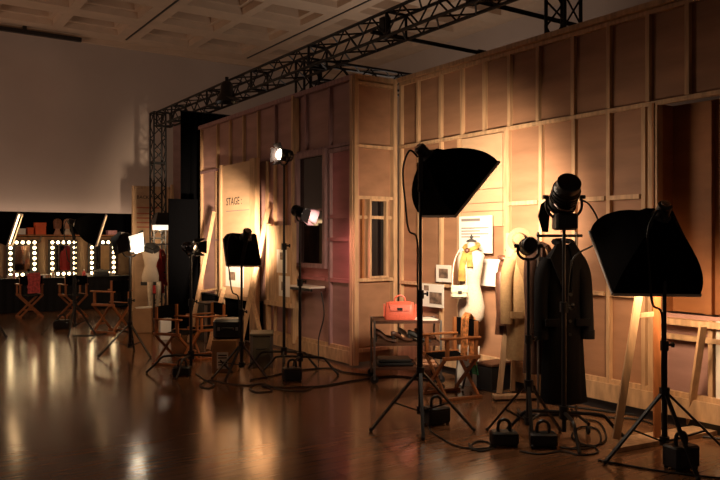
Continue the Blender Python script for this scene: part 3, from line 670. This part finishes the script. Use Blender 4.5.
# ------------------------------------------------------------------ trolley with shoes and bag
tr0 = G(374.5, 384); TRR = .06
tt = T('steel_trolley', 'three tier dark metal trolley on castors holding the orange bag', 'trolley', tr0, TRR)
TW, TD = .72, .46
for z, nm in ((.67, 'top_shelf'), (.43, 'middle_shelf'), (.17, 'bottom_shelf')):
    P(tt, nm, MB().box(0, TW, 0, TD, z-.012, z).box(0, TW, -.008, 0, z-.022, z+.008).box(0, TW, TD, TD+.008, z-.022, z+.008).box(-.008, 0, 0, TD, z-.022, z+.008).box(TW, TW+.008, 0, TD, z-.022, z+.008), 'leather')
for x in (0, TW):
    for y in (0, TD):
        P(tt, 'upright', MB().box(x-.011, x+.011, y-.011, y+.011, .09, .68), 'steel')
        cs = P(tt, 'castor', MB().lathe([(.012, -.014), (.042, -.012), (.045, -.006), (.045, .006), (.042, .012), (.012, .014)], (x, y, .045), (0, 1, 0)), 'rubber')
        P(cs, 'castor_fork', MB().box(x-.012, x+.012, y-.022, y-.016, .045, .095).box(x-.012, x+.012, y+.016, y+.022, .045, .095).box(x-.016, x+.016, y-.022, y+.022, .09, .1), 'steel')
MR = Mx.Translation(tr0) @ Mx.Rotation(TRR, 4, 'Z')
def tp(x, y, z): return MR @ V((x, y, z))
t = T('handbag', 'orange leather flap handbag standing on the trolley', 'bag', tp(.30, .22, .671), TRR-.1)
rings = []
for z, w, d in ((0, .165, .065), (.02, .175, .07), (.10, .165, .06), (.17, .155, .045), (.19, .15, .03)):
    rings.append([(math.copysign(abs(math.cos(q))**.45, math.cos(q))*w, math.copysign(abs(math.sin(q))**.45, math.sin(q))*d, z) for q in [2*math.pi*k/24 for k in range(24)]])
P(t, 'bag_body', MB().loft(rings), 'orange')
P(t, 'flap', MB().strip([(0, .03, .192), (0, -.03, .196), (0, -.058, .17), (0, -.068, .10)], [(.25, 0, 0), (.25, 0, 0), (.24, 0, 0), (.21, 0, 0)], [(0, 0, .01), (0, .004, .01), (0, .01, .004), (0, .01, .0)]), 'orange')
P(t, 'handle', MB().tube([(-.06, 0, .19), (-.05, 0, .24), (0, 0, .265), (.05, 0, .24), (.06, 0, .19)], .009), 'orange')
P(t, 'clasp', MB().box(-.03, .03, -.078, -.068, .105, .135), 'chrome', 'metal clasp'); P(t, 'side_gusset', MB().box(-.182, -.165, -.03, .03, .03, .17).box(.165, .182, -.03, .03, .03, .17), 'orange')
t = T('sheet_stack', 'white papers lying on the trolley right of the orange bag', 'paper', tp(.56, .2, .671), TRR+.2)
P(t, 'sheet', MB().box(-.11, .11, -.15, .15, 0, .004), 'white'); P(t, 'sheet', MB().box(-.09, .13, -.13, .16, .004, .009), 'white')
def shoe(label, loc, rot, m, heel=.07, sc=1.0):
    t = T('shoe', label, 'shoe', loc, rot, 'shoes on the trolley'); rings = []
    for y, w, z0, h in ((-.13, .012, .004, .02), (-.12, .03, .002, .035), (-.07, .042, .0, .045), (-.01, .036, .012, .055), (.05, .03, heel*.7, heel*.7+.06), (.10, .031, heel, heel+.06), (.125, .018, heel, heel+.055)):
        rings.append([(math.cos(q)*w*sc, y*sc, (z0+(h-z0)*(.5+.5*math.sin(q)))*sc) for q in [2*math.pi*k/14 for k in range(14)]])
    P(t, 'upper', MB().loft(rings), m); P(t, 'heel', MB().cyl((0, .105*sc, heel*sc+.01), (0, .112*sc, 0), .02*sc, .010*sc, n=8), 'ink')
for i, (x, y, r, m_, lb) in enumerate(((.13, .12, 1.2, 'leather', 'dark brown heeled shoe at the left end of the trolley shelf'), (.14, .33, 1.5, 'ink', 'black heeled shoe behind the left one on the trolley shelf'),
        (.31, .12, 1.9, 'leather', 'brown heeled shoe second from left on the trolley shelf'), (.40, .32, .9, 'cream', 'cream heeled shoe at the back of the trolley shelf'),
        (.50, .13, 1.3, 'ink', 'black heeled shoe behind the softbox pole on the trolley shelf'), (.60, .33, 1.7, 'skin', 'tan heeled shoe at the right end of the trolley shelf'))):
    shoe(lb, tp(x, y, .431), TRR+r, m_)
t = T('garment_bag', 'dark folded garment on the lowest trolley shelf', 'clothing', tp(.24, .23, .171), TRR)
P(t, 'folded_cloth', MB().box(-.20, .20, -.16, .16, 0, .04, c=.015).box(-.19, .18, -.15, .15, .038, .075, c=.015), 'darkcase')
t = T('folded_cloth', 'tan folded cloth on the lowest trolley shelf, right of the dark one', 'clothing', tp(.58, .23, .171), TRR)
P(t, 'cloth', MB().box(-.11, .11, -.15, .15, 0, .035, c=.012).box(-.10, .10, -.14, .14, .034, .06, c=.012), 'skin')

# ------------------------------------------------------------------ dress forms
def form_rings(prof, n=24):
    return [[(math.cos(2*math.pi*k/n)*w, math.sin(2*math.pi*k/n)*d+yo, z) for k in range(n)] for z, w, d, yo in prof]
def dress_form(label, loc, rot, z0, sc=1.0, wsc=1.0):
    t = T('dress_form', label, 'dress form', loc, rot, 'dress forms')
    q = lambda z: z0+z*sc; wq = sc*wsc
    prof = [(0, .13, .10, 0), (.04, .165, .12, 0), (.14, .172, .125, .005), (.24, .145, .105, 0), (.33, .115, .085, 0), (.40, .125, .09, -.005), (.49, .155, .115, -.02), (.55, .165, .11, -.015), (.61, .18, .085, 0), (.645, .14, .065, .01), (.665, .07, .055, .015), (.70, .052, .05, .015), (.74, .048, .046, .01)]
    P(t, 'torso', MB().loft(form_rings([(q(z), w*wq, d*wq, y*wq) for z, w, d, y in prof])), 'linen')
    P(t, 'neck_cap', MB().lathe([(.05*sc, q(.74)), (.045*sc, q(.755)), (.012, q(.77)), (.016, q(.79)), (.004, q(.81))], (0, .01*sc, 0)), 'ink')
    P(t, 'pole', MB().cyl((0, 0, .05), (0, 0, q(0)+.02), .016), 'black')
    for a in (30, 150, 270): P(t, 'leg', MB().tube([(0, 0, .22), (.10*math.cos(math.radians(a)), .10*math.sin(math.radians(a)), .17), (.20*math.cos(math.radians(a)), .20*math.sin(math.radians(a)), .014)], .013, sub=4), 'black')
    return t
df = G(471, 387); FR = ROT-1.2
dress_form('white dress form with a yellow scarf before the text poster', df, FR, .70, 1.12, .78)
t = T('yellow_scarf', 'yellow patterned scarf draped round the neck of the white dress form', 'scarf', df, FR)
P(t, 'scarf_loop', MB().tube([(.0, -.06, 1.44), (.065, -.02, 1.47), (.05, .07, 1.50), (-.05, .07, 1.50), (-.065, -.02, 1.47), (0, -.06, 1.44)], .024, sub=5), 'yellow')
P(t, 'scarf_tail', MB().strip([(-.02, -.085, 1.44), (-.03, -.12, 1.34), (-.04, -.13, 1.24), (-.045, -.12, 1.12)], [(.05, 0, 0), (.07, 0, 0), (.07, 0, 0), (.08, 0, 0)], (0, .012, 0)), 'yellow')
P(t, 'scarf_tail', MB().strip([(.025, -.085, 1.43), (.045, -.125, 1.34), (.055, -.135, 1.27)], [(.05, 0, 0), (.06, 0, 0), (.07, 0, 0)], (0, .012, 0)), 'yellow')
P(t, 'scarf_knot', MB().ball((0, -.09, 1.44), .03), 'leather')
t = T('shoulder_bag', 'small cream shoulder bag hanging at the side of the white dress form', 'bag', R(459, 298, df.y-.22), .1)
P(t, 'bag_body', MB().box(-.085, .085, -.03, .03, 0, .13, c=.015), 'cream'); P(t, 'flap', MB().box(-.088, .088, -.038, -.03, .055, .132, c=.004), 'cream')
P(t, 'clasp', MB().box(-.02, .02, -.045, -.037, .05, .075), 'ink'); P(t, 'strap', MB().tube([(-.07, 0, .12), (-.04, .06, .35), (.06, .20, .50), (.10, .20, .46), (.09, .06, .25), (.075, 0, .12)], .006), 'cream')
# far form with dark collar
fl = G(150.5, 326)
dress_form('far pale dress form with a dark collar beside the red coat', fl, ROT+.2, .76, .95)
t = T('fur_collar', 'dark collar round the neck of the far dress form', 'clothing', fl, ROT+.2)
P(t, 'collar_roll', MB().tube([(0, -.085, 1.34), (.12, -.03, 1.39), (.07, .09, 1.42), (-.07, .09, 1.42), (-.12, -.03, 1.39), (0, -.085, 1.34)], .05, sub=5), 'ink')
P(t, 'collar_top', MB().lathe([(.115, 1.40), (.10, 1.46), (.062, 1.50), (.06, 1.44)], (0, .01, 0)), 'ink')
t = T('lace_stockings', 'pale and dark lace stockings hanging below the far dress form', 'clothing', fl, ROT+.2)
for x in (-.08, .08): P(t, 'stocking', MB().tube([(x, -.125, .80), (x*1.05, -.13, .62), (x*.9, -.125, .45), (x*.9, -.125, .33)], .05, rads=[.055, .045, .034, .03]), 'cream')
P(t, 'waistband', MB().lathe([(.18, .74), (.18, .80)], (0, 0, 0), sx=1.0, sy=.78), 'ink')

# ------------------------------------------------------------------ coats
def coat(name, label, loc, rot, ztop, zhem, m, w=.23, sleeve=.62, flare=1.25, hem_d=.11, buttons=True, grp=None):
    t = T(name, label, 'coat', loc, rot, grp); L = ztop-zhem; n = 36
    def rg(z, hw, hd, fold, ph):
        out = []
        for k in range(n):
            q = 2*math.pi*k/n; f = 1+fold*math.sin(5*q+ph)+fold*.6*math.sin(9*q+1+ph)
            out.append((math.cos(q)*hw*f, math.sin(q)*hd*f, z))
        return out
    prof = [(ztop+.05, .06, .055, 0), (ztop+.01, .085, .07, 0), (ztop-.03, w*.72, .08, 0), (ztop-.08, w*.96, .085, .01), (ztop-.16, w*.97, .095, .015), (ztop-.32, w*.90, .10, .02), (ztop-.45, w*.86, .095, .025),
            (ztop-.45-(L-.45)*.35, w*.95*(1+(flare-1)*.3), .10, .04), (ztop-.45-(L-.45)*.7, w*.95*(1+(flare-1)*.7), hem_d*.95, .055), (zhem, w*.97*flare, hem_d, .07)]
    P(t, 'coat_body', MB().loft([rg(z, a, b, f, i*.25) for i, (z, a, b, f) in enumerate(prof)]), m)
    for s in (-1, 1):
        pts = [(s*w*.78, 0, ztop-.08), (s*(w+.01), -.01, ztop-.20), (s*(w+.03), -.02, ztop-.40), (s*(w+.035), -.04, ztop-.07-sleeve)]
        sl = P(t, 'sleeve', MB().tube(pts, .06, n=12, rads=[.066, .064, .056, .054]), m); P(sl, 'cuff', MB().cyl(V(pts[-1])+V((0, 0, .07)), V(pts[-1])-V((0, 0, .004)), .059, .059), m)
        P(t, 'lapel', MB().strip([(s*.05, -.075, ztop+.05), (s*.095, -.105, ztop-.06), (s*.03, -.118, ztop-.34)], [(s*.05, 0, .02), (s*.10, 0, .0), (s*.01, 0, 0)], (0, .014, 0)), m)
        P(t, 'pocket_flap', MB().box(s*.13-.06, s*.13+.06, -.122, -.098, ztop-.62, ztop-.56), m)
    P(t, 'collar', MB().tube([(-.05, -.075, ztop+.045), (-.075, 0, ztop+.07), (0, .07, ztop+.08), (.075, 0, ztop+.07), (.05, -.075, ztop+.045)], .022), m)
    if buttons:
        for k in range(4): P(t, 'button', MB().cyl((.02, -.13+.006*k, ztop-.36-k*.11), (.02, -.108, ztop-.36-k*.11), .014, n=8), 'ink')
    hg = P(t, 'hanger', MB().tube([(0, 0, ztop+.04), (0, 0, ztop+.115), (.018, 0, ztop+.14), (.0, 0, ztop+.16), (-.018, 0, ztop+.145)], .004, sub=4), 'steel')
    return t
# rolling rack for the charcoal and brown coats
rk = G(552, 427)
rt = T('garment_rack', 'slim steel garment rack holding the charcoal and brown coats', 'rack', rk, .0)
RW = .23; RZ = 1.585
P(rt, 'hanging_rail', MB().cyl((-.125, 0, RZ), (RW+.02, 0, RZ+.0), .012), 'black')
for x in (-.115, RW-.03): P(rt, 'upright', MB().cyl((x, 0, .07), (x, 0, RZ+.03), .010), 'steel')
P(rt, 'base_bar', MB().cyl((-RW, 0, .10), (RW, 0, .10), .014), 'black')
for x in (-RW, RW):
    P(rt, 'foot_bar', MB().cyl((x, -.24, .085), (x, .24, .085), .013), 'black')
    for y in (-.22, .22): P(rt, 'castor', MB().lathe([(.01, -.012), (.033, -.01), (.035, 0), (.033, .01), (.01, .012)], (x, y, .035), (1, 0, 0)), 'rubber'); 
coat('overcoat', 'long charcoal overcoat hanging on the slim rack below the big spotlight', V((rk.x+.095, rk.y+.03, 0)), .12, RZ-.12, .20, 'darkcoat', .165, .66, 1.18, grp='hanging coats')
coat('overcoat', 'dark brown coat hanging between the beige coat and the charcoal coat', V((rk.x-.07, rk.y+.22, 0)), .9, RZ-.14, .42, 'brown', .13, .6, 1.2, grp='hanging coats')
# wooden A-frame carrying the beige coat and the hat
wf0 = G(512, 400)
wt = T('wooden_stand', 'pale wooden A-frame stand carrying the beige coat and straw hat', 'stand', wf0, .1)
for y, x in ((.0, -.10), (.0, .30)): P(wt, 'leg', MB().bar((x*.15+.08, .14, 1.40), (x-.03, -.01, .07), .05, .03, (1, 0, 0)), 'pine')
P(wt, 'leg', MB().bar((.10, .17, 1.40), (.10, .30, .03), .045, .03, (1, 0, 0)), 'pine')
P(wt, 'base_board', MB().box(-.19, .18, -.06, .03, .02, .06, c=.006), 'pine'); P(wt, 'rear_base_board', MB().box(.16, .36, -.05, .03, .02, .06, c=.006), 'pine')
for x in (-.17, .02, .33): P(wt, 'castor', MB().ball((x, -.02, .018), .0175), 'rubber')
P(wt, 'peg_board', MB().box(-.02, .18, .12, .16, 1.38, 1.62), 'pine'); P(wt, 'hat_peg', MB().cyl((.05, .13, 1.56), (.05, .02, 1.58), .01), 'pine')
coat('trench_coat', 'long beige coat hanging on the wooden stand below the straw hat', V((wf0.x+.09, wf0.y-.12, 0)), .25, 1.44, .42, 'beige', .165, .60, 1.1, grp='hanging coats')
coat('long_jacket', 'brown jacket hanging behind the beige coat at its left edge', V((wf0.x-.03, wf0.y+.14, 0)), .9, 1.30, .62, 'leather', .10, .5, 1.1, buttons=False, grp='hanging coats')
hp = R(519.5, 240, wf0.y-.16)
t = T('straw_hat', 'round tan straw hat hanging above the beige coat', 'hat', hp, 0); hd = V((-.25, -.95, .15))
P(t, 'brim', MB().lathe([(.065, 0), (.112, .010), (.114, .016), (.068, .010)], (0, 0, 0), hd, 28), 'straw'); P(t, 'crown', MB().lathe([(.068, .0), (.065, .05), (.05, .08), (.015, .09)], (0, 0, 0), hd, 24), 'straw'); P(t, 'hat_band', MB().lathe([(.0705, .008), (.069, .035)], (0, 0, 0), hd, 24), 'brown')
t = T('black_flag', 'limp black cloth hanging left of the big spotlight', 'cloth', R(548, 210, 6.0), 0)
P(t, 'cloth', MB().strip([(.05, 0, .11), (-.01, .02, .05), (-.035, .0, -.05), (-.02, .01, -.18)], [(.05, 0, 0), (.09, .02, 0), (.09, -.02, 0), (.05, .01, 0)], (0, .01, 0)), 'blackfab'); P(t, 'clip_arm', MB().cyl((.05, 0, .10), (.10, -.01, .04), .008), 'black')

# far garment rack with red coat
fr_ = G(163, 322)
t = T('garment_rack', 'far garment rack with the red coat, beside the far dress form', 'rack', fr_, ROT)
P(t, 'hanging_rail', MB().cyl((-.30, 0, 1.47), (.40, 0, 1.47), .014), 'steel')
for x in (-.28, .38): P(t, 'upright', MB().cyl((x, 0, .04), (x, 0, 1.47), .012), 'steel'); P(t, 'foot_bar', MB().box(x-.02, x+.02, -.22, .22, 0, .04), 'black')
coat('red_coat', 'red coat hanging on the far rack next to the far dress form', fr_+V((-.10, .02, 0)), ROT+.9, 1.30, .55, 'red', .16, .5, 1.1, grp='hanging coats')
coat('dark_jacket', 'dark jacket hanging on the far rack behind the black flat', fr_+AB(.22, 0), ROT+.9, 1.30, .6, 'darkcoat', .15, .5, 1.1, buttons=False, grp='hanging coats')

# ------------------------------------------------------------------ trestle / easel at far right
e0 = G(662, 437)
et = T('wooden_easel', 'tall wooden easel on a base plank behind the far right softbox', 'easel', e0, 0)
def ep(px, py, Y): return R(px, py, Y)-e0
lf, rf = G(616, 444), G(689, 428)
def foot(p): return V((p.x, p.y, .035))-V((e0.x, e0.y, 0))
P(et, 'leg', MB().bar(ep(642, 275, 5.75), foot(lf), .055, .03, (1, 0, 0)), 'pine')
P(et, 'leg', MB().bar(ep(703, 326, 5.75), foot(rf), .05, .035, (1, 0, 0)), 'pine')
P(et, 'mast', MB().bar(ep(657, 250, 5.8), V((ep(657, 420, 5.62).x, ep(657, 420, 5.62).y, .035)), .05, .03, (1, 0, 0)), 'chairwood')
P(et, 'cross_bar', MB().bar(ep(632, 316, 5.74), ep(664, 313, 5.76), .035, .03), 'pine')
pl = [G(617, 453), G(630, 440), G(709, 427), G(741, 431)]
ring = lambda z: [V((p.x, p.y, z))-V((e0.x, e0.y, 0)) for p in pl]
P(et, 'base_plank', MB().loft([ring(.002), ring(.035)]), 'tan')

# ------------------------------------------------------------------ boxes, cases and boards on the floor
def gbox(name, label, cat, px0, px1, ybase, ytop, m, rot=ROT, d=.35, lid=None, handle=False):
    c = G((px0+px1)/2, ybase); k = c.y/F; w = (px1-px0)*k/2; h = (ybase-ytop)*k
    t = T(name, label, cat, (c.x, c.y+d/2, 0), rot)
    P(t, 'box_body', MB().box(-w, w, -d/2, d/2, 0, h, c=.008), m)
    if lid: P(t, 'lid', MB().box(-w-.008, w+.008, -d/2-.008, d/2+.008, h, h+.03, c=.006), lid)
    if handle:
        P(t, 'handle', MB().tube([(-.06, -d/2-.01, h*.6), (-.05, -d/2-.04, h*.6), (.05, -d/2-.04, h*.6), (.06, -d/2-.01, h*.6)], .01), 'black')
        P(t, 'corner_trim', MB().box(-w-.004, -w+.03, -d/2-.004, -d/2+.03, 0, h+.003).box(w-.03, w+.004, -d/2-.004, -d/2+.03, 0, h+.003), 'steel')
    return t, V((c.x, c.y+d/2, h)), w
cb, cbt, cw = gbox('cardboard_box', 'brown cardboard box with a white notice, under the black suitcase', 'box', 211, 236, 373, 340, 'card', 0.06, .34)
P(cb, 'flap', MB().box(-cw, cw, -.03, .0, cbt.z-.001, cbt.z+.004), 'card')
lab = P(cb, 'notice', MB().box(-cw+.06, -cw+.19, -.178, -.171, .05, .24), 'white', 'white printed notice')
m = MB(); 
for z in (.20, .17, .12, .09): m.box(-cw+.075, -cw+.175, -.180, -.178, z, z+.014)
P(lab, 'printed_text', m, 'ink')
t = T('suitcase', 'black suitcase lying on top of the cardboard box', 'suitcase', (cbt.x+.03, cbt.y, cbt.z+.006), .1)
P(t, 'case_body', MB().box(-.17, .17, -.15, .15, 0, .23, c=.03), 'darkcase'); P(t, 'handle', MB().tube([(-.06, -.15, .12), (-.05, -.185, .13), (.05, -.185, .13), (.06, -.15, .12)], .012), 'black'); P(t, 'latch', MB().box(-.12, -.09, -.158, -.15, .10, .14).box(.09, .12, -.158, -.15, .10, .14), 'steel')
gbox('equipment_case', 'olive grey equipment case right of the small softbox stand', 'case', 249, 271, 368, 336, 'case', .1, .36, handle=True, lid='case')
gbox('equipment_case', 'long dark equipment case low behind the two director chairs', 'case', 197, 216, 342, 305, 'darkcase', ROT, .4, lid='darkcase', handle=True)
gbox('cardboard_box', 'brown cardboard box with papers on it by the far dress form', 'box', 131, 149, 333, 309, 'card', .2, .35)
c = G(140, 333); t = T('sheet_stack', 'white papers lying on the far cardboard box', 'paper', (c.x, c.y+.17, 24*c.y/F+.002), .4)
P(t, 'sheet', MB().box(-.12, .12, -.09, .09, 0, .012), 'white'); P(t, 'sheet', MB().box(-.08, .14, -.1, .07, .012, .02), 'white')
gbox('equipment_case', 'low dark case against the wall right of the director chair', 'case', 486, 508, 392, 367, 'darkcase', ROT+math.pi/2, .3, lid='leather')
def leaner(name, label, cat, px, ybase, w, h, rot, m, lean=.12):
    c = G(px, ybase); t = T(name, label, cat, c, rot)
    P(t, 'board', MB().loft([[(-w/2, 0, .002), (w/2, 0, .002), (w/2, .012, .002), (-w/2, .012, .002)], [(-w/2, lean, h), (w/2, lean, h), (w/2, lean+.012, h), (-w/2, lean+.012, h)]]), m)
    P(t, 'edge_tape', MB().loft([[(-w/2-.004, -.002, .002), (-w/2+.012, -.002, .002), (-w/2+.012, .014, .002), (-w/2-.004, .014, .002)], [(-w/2-.004, lean-.002, h), (-w/2+.012, lean-.002, h), (-w/2+.012, lean+.014, h), (-w/2-.004, lean+.014, h)]]), 'steel')
leaner('foam_board', 'white board leaning behind the director chair with the scarf', 'board', 466, 386, .24, .42, -.5, 'white', .08)
leaner('foam_board', 'white board standing on the floor left of the two paired director chairs', 'board', 165, 340, .17, .33, .1, 'white', .08)

# ------------------------------------------------------------------ cables
def cable(label, pts, r=.011):
    q = [G(x, y) for x, y in pts]; o = q[0].copy(); o.z = 0
    m = MB().tube([p-o+V((0, 0, r*1.02)) for p in q], r, n=6, sub=6); solo('power_cable', m, 'rubber', label, 'cable', o, 0, 'cables on the floor')
cable('black cable running along the foot of the mauve wall', [(250, 381), (270, 377), (300, 371), (330, 369), (345, 373), (372, 376)], .0091)
cable('black cable running right from the slim lamp stands to the trolley', [(262, 388), (290, 388), (320, 387), (350, 382), (372, 379), (400, 377), (440, 383)], .0091)
cable('thin black cable curling from the middle softbox ballast', [(428, 424), (431, 432), (440, 438), (452, 445), (468, 449), (485, 449), (494, 446)], .0058)
cable('coiled cable left of the ballast under the small fresnel', [(494, 449), (480, 452), (471, 447), (478, 442), (490, 444), (486, 451), (472, 450), (469, 444)], .0058)
cable('cable crossing the floor at the bottom right edge', [(598, 461), (625, 466), (660, 472), (700, 477), (730, 480)], .0071)
cable('black cable along the foot of the right wall', [(480, 390), (520, 397), (560, 406), (595, 411), (640, 417), (700, 428), (730, 436)], .0104)
cable('second black cable along the right wall, just in front', [(575, 412), (605, 418), (640, 421), (675, 433), (720, 440)], .0091)
cable('tangled cable on the floor right of the big spotlight stand', [(560, 448), (580, 450), (600, 444), (597, 430), (580, 428), (572, 438), (590, 447), (606, 440), (600, 424), (585, 420)], .0071)
cable('cable looping in front of the spotlight stand', [(520, 452), (540, 455), (562, 452), (580, 456), (598, 453), (590, 446), (570, 450)], .0065)
cable('cable from the low stand to the small softbox stand', [(196, 374), (204, 380), (214, 385), (208, 389), (200, 386), (210, 381), (226, 384), (246, 386), (262, 384)], .0071)
cable('tangled cable at the foot of the slim lamp stands', [(262, 386), (272, 391), (258, 393), (250, 389), (260, 384), (280, 390), (300, 392), (312, 389)], .0078)
cable('thin cable from the far softbox stand towards the flood lamp', [(72, 336), (90, 336), (106, 334), (120, 331), (132, 333)], .0091)
hb = AB(A1-.10, 8.0, .92)
t = T('hanging_cable', 'thin cable hanging from the white shelf down to the floor', 'cable', (hb.x, hb.y, 0), ROT)
P(t, 'cable', MB().tube([(0, 0, .89), (.01, -.05, .6), (-.02, .03, .3), (-.06, -.03, .05), (-.1, -.1, .012)], .008), 'rubber')

# ------------------------------------------------------------------ light
wd = bpy.data.worlds.new('gallery'); SC.world = wd; wd.use_nodes = True
bg = wd.node_tree.nodes['Background']; bg.inputs[0].default_value = (1, .66, .48, 1); bg.inputs[1].default_value = .04
def area(name, loc, target, size, power, c, sy=None):
    l = bpy.data.lights.new(name, 'AREA'); l.energy = power; l.color = c; l.size = size
    if sy: l.shape = 'RECTANGLE'; l.size_y = sy
    o = bpy.data.objects.new(name, l); COL.objects.link(o); o.location = loc
    o.rotation_euler = (V(target)-V(loc)).to_track_quat('-Z', 'Y').to_euler(); return o
def spot(name, loc, target, power, c, ang=60, blend=.6, rad=.08):
    l = bpy.data.lights.new(name, 'SPOT'); l.energy = power; l.color = c; l.spot_size = math.radians(ang); l.spot_blend = blend; l.shadow_soft_size = rad
    o = bpy.data.objects.new(name, l); COL.objects.link(o); o.location = loc
    o.rotation_euler = (V(target)-V(loc)).to_track_quat('-Z', 'Y').to_euler(); return o
spot('window_lamp_beam', R(305, 213, 8.45)+V((.05, -.05, -.02)), AB(A1, 7.7, 1.2), 75, (1, .45, .40), 95, .8)
spot('tower_lamp_beam', AB(5.0, 14.80, 1.74), AB(5.2, 16.1, 1.2), 70, (1, .7, .42), 140, .8)
spot('back_wall_fill', AB(-4.5, 11.5, 2.0), AB(1.5, 18.0, 2.6), 430, (1, .70, .52), 80, 1.0, 1.0)  # added lamp out of view, brightens back wall and ceiling
l = area('wall_wash_strip', AB(2.2, 17.68, 1.95), AB(2.2, 17.80, 4.5), 7.0, 15, (1, .70, .50), .10)
area('side_fill', AB(-5.0, 13.0, 3.0), AB(4.9, 10.5, 2.4), 3.0, 55, (1, .66, .5), 2.5)  # unseen fill lamp, added to lift the mauve wall
area('backstage_uplight', AB(8.3, 11.0, 2.5), AB(8.5, 11.5, 6.3), 1.2, 40, (1, .82, .68), 1.2)
spot('flood_beam', R(139, 247, 9.6), AB(5.2, 14.6, .9), 60, (1, .78, .54), 80, .9, .1)
spot('tall_lamp_beam', R(278, 155, 8.8), AB(4.9, 11.0, 2.9), 75, (1, .72, .54), 120, 1.0, .08)
for (o, tgt, pw, c, an, rd) in SOFT: spot('softbox_beam', o, tgt, pw, c, an, .9, rd)

# ------------------------------------------------------------------ camera
cd = bpy.data.cameras.new('camera'); cd.sensor_width = 36; cd.lens = F/720*36; cd.clip_start = .05; cd.clip_end = 100
cam = bpy.data.objects.new('camera', cd); COL.objects.link(cam); cam.location = (0, 0, H); cam.rotation_euler = (math.pi/2, 0, 0)
SC.camera = cam
SC.view_settings.view_transform = 'Standard'; SC.view_settings.look = 'None'; SC.view_settings.gamma = 1; SC.view_settings.exposure = 0
SC.view_settings.use_curve_mapping = False
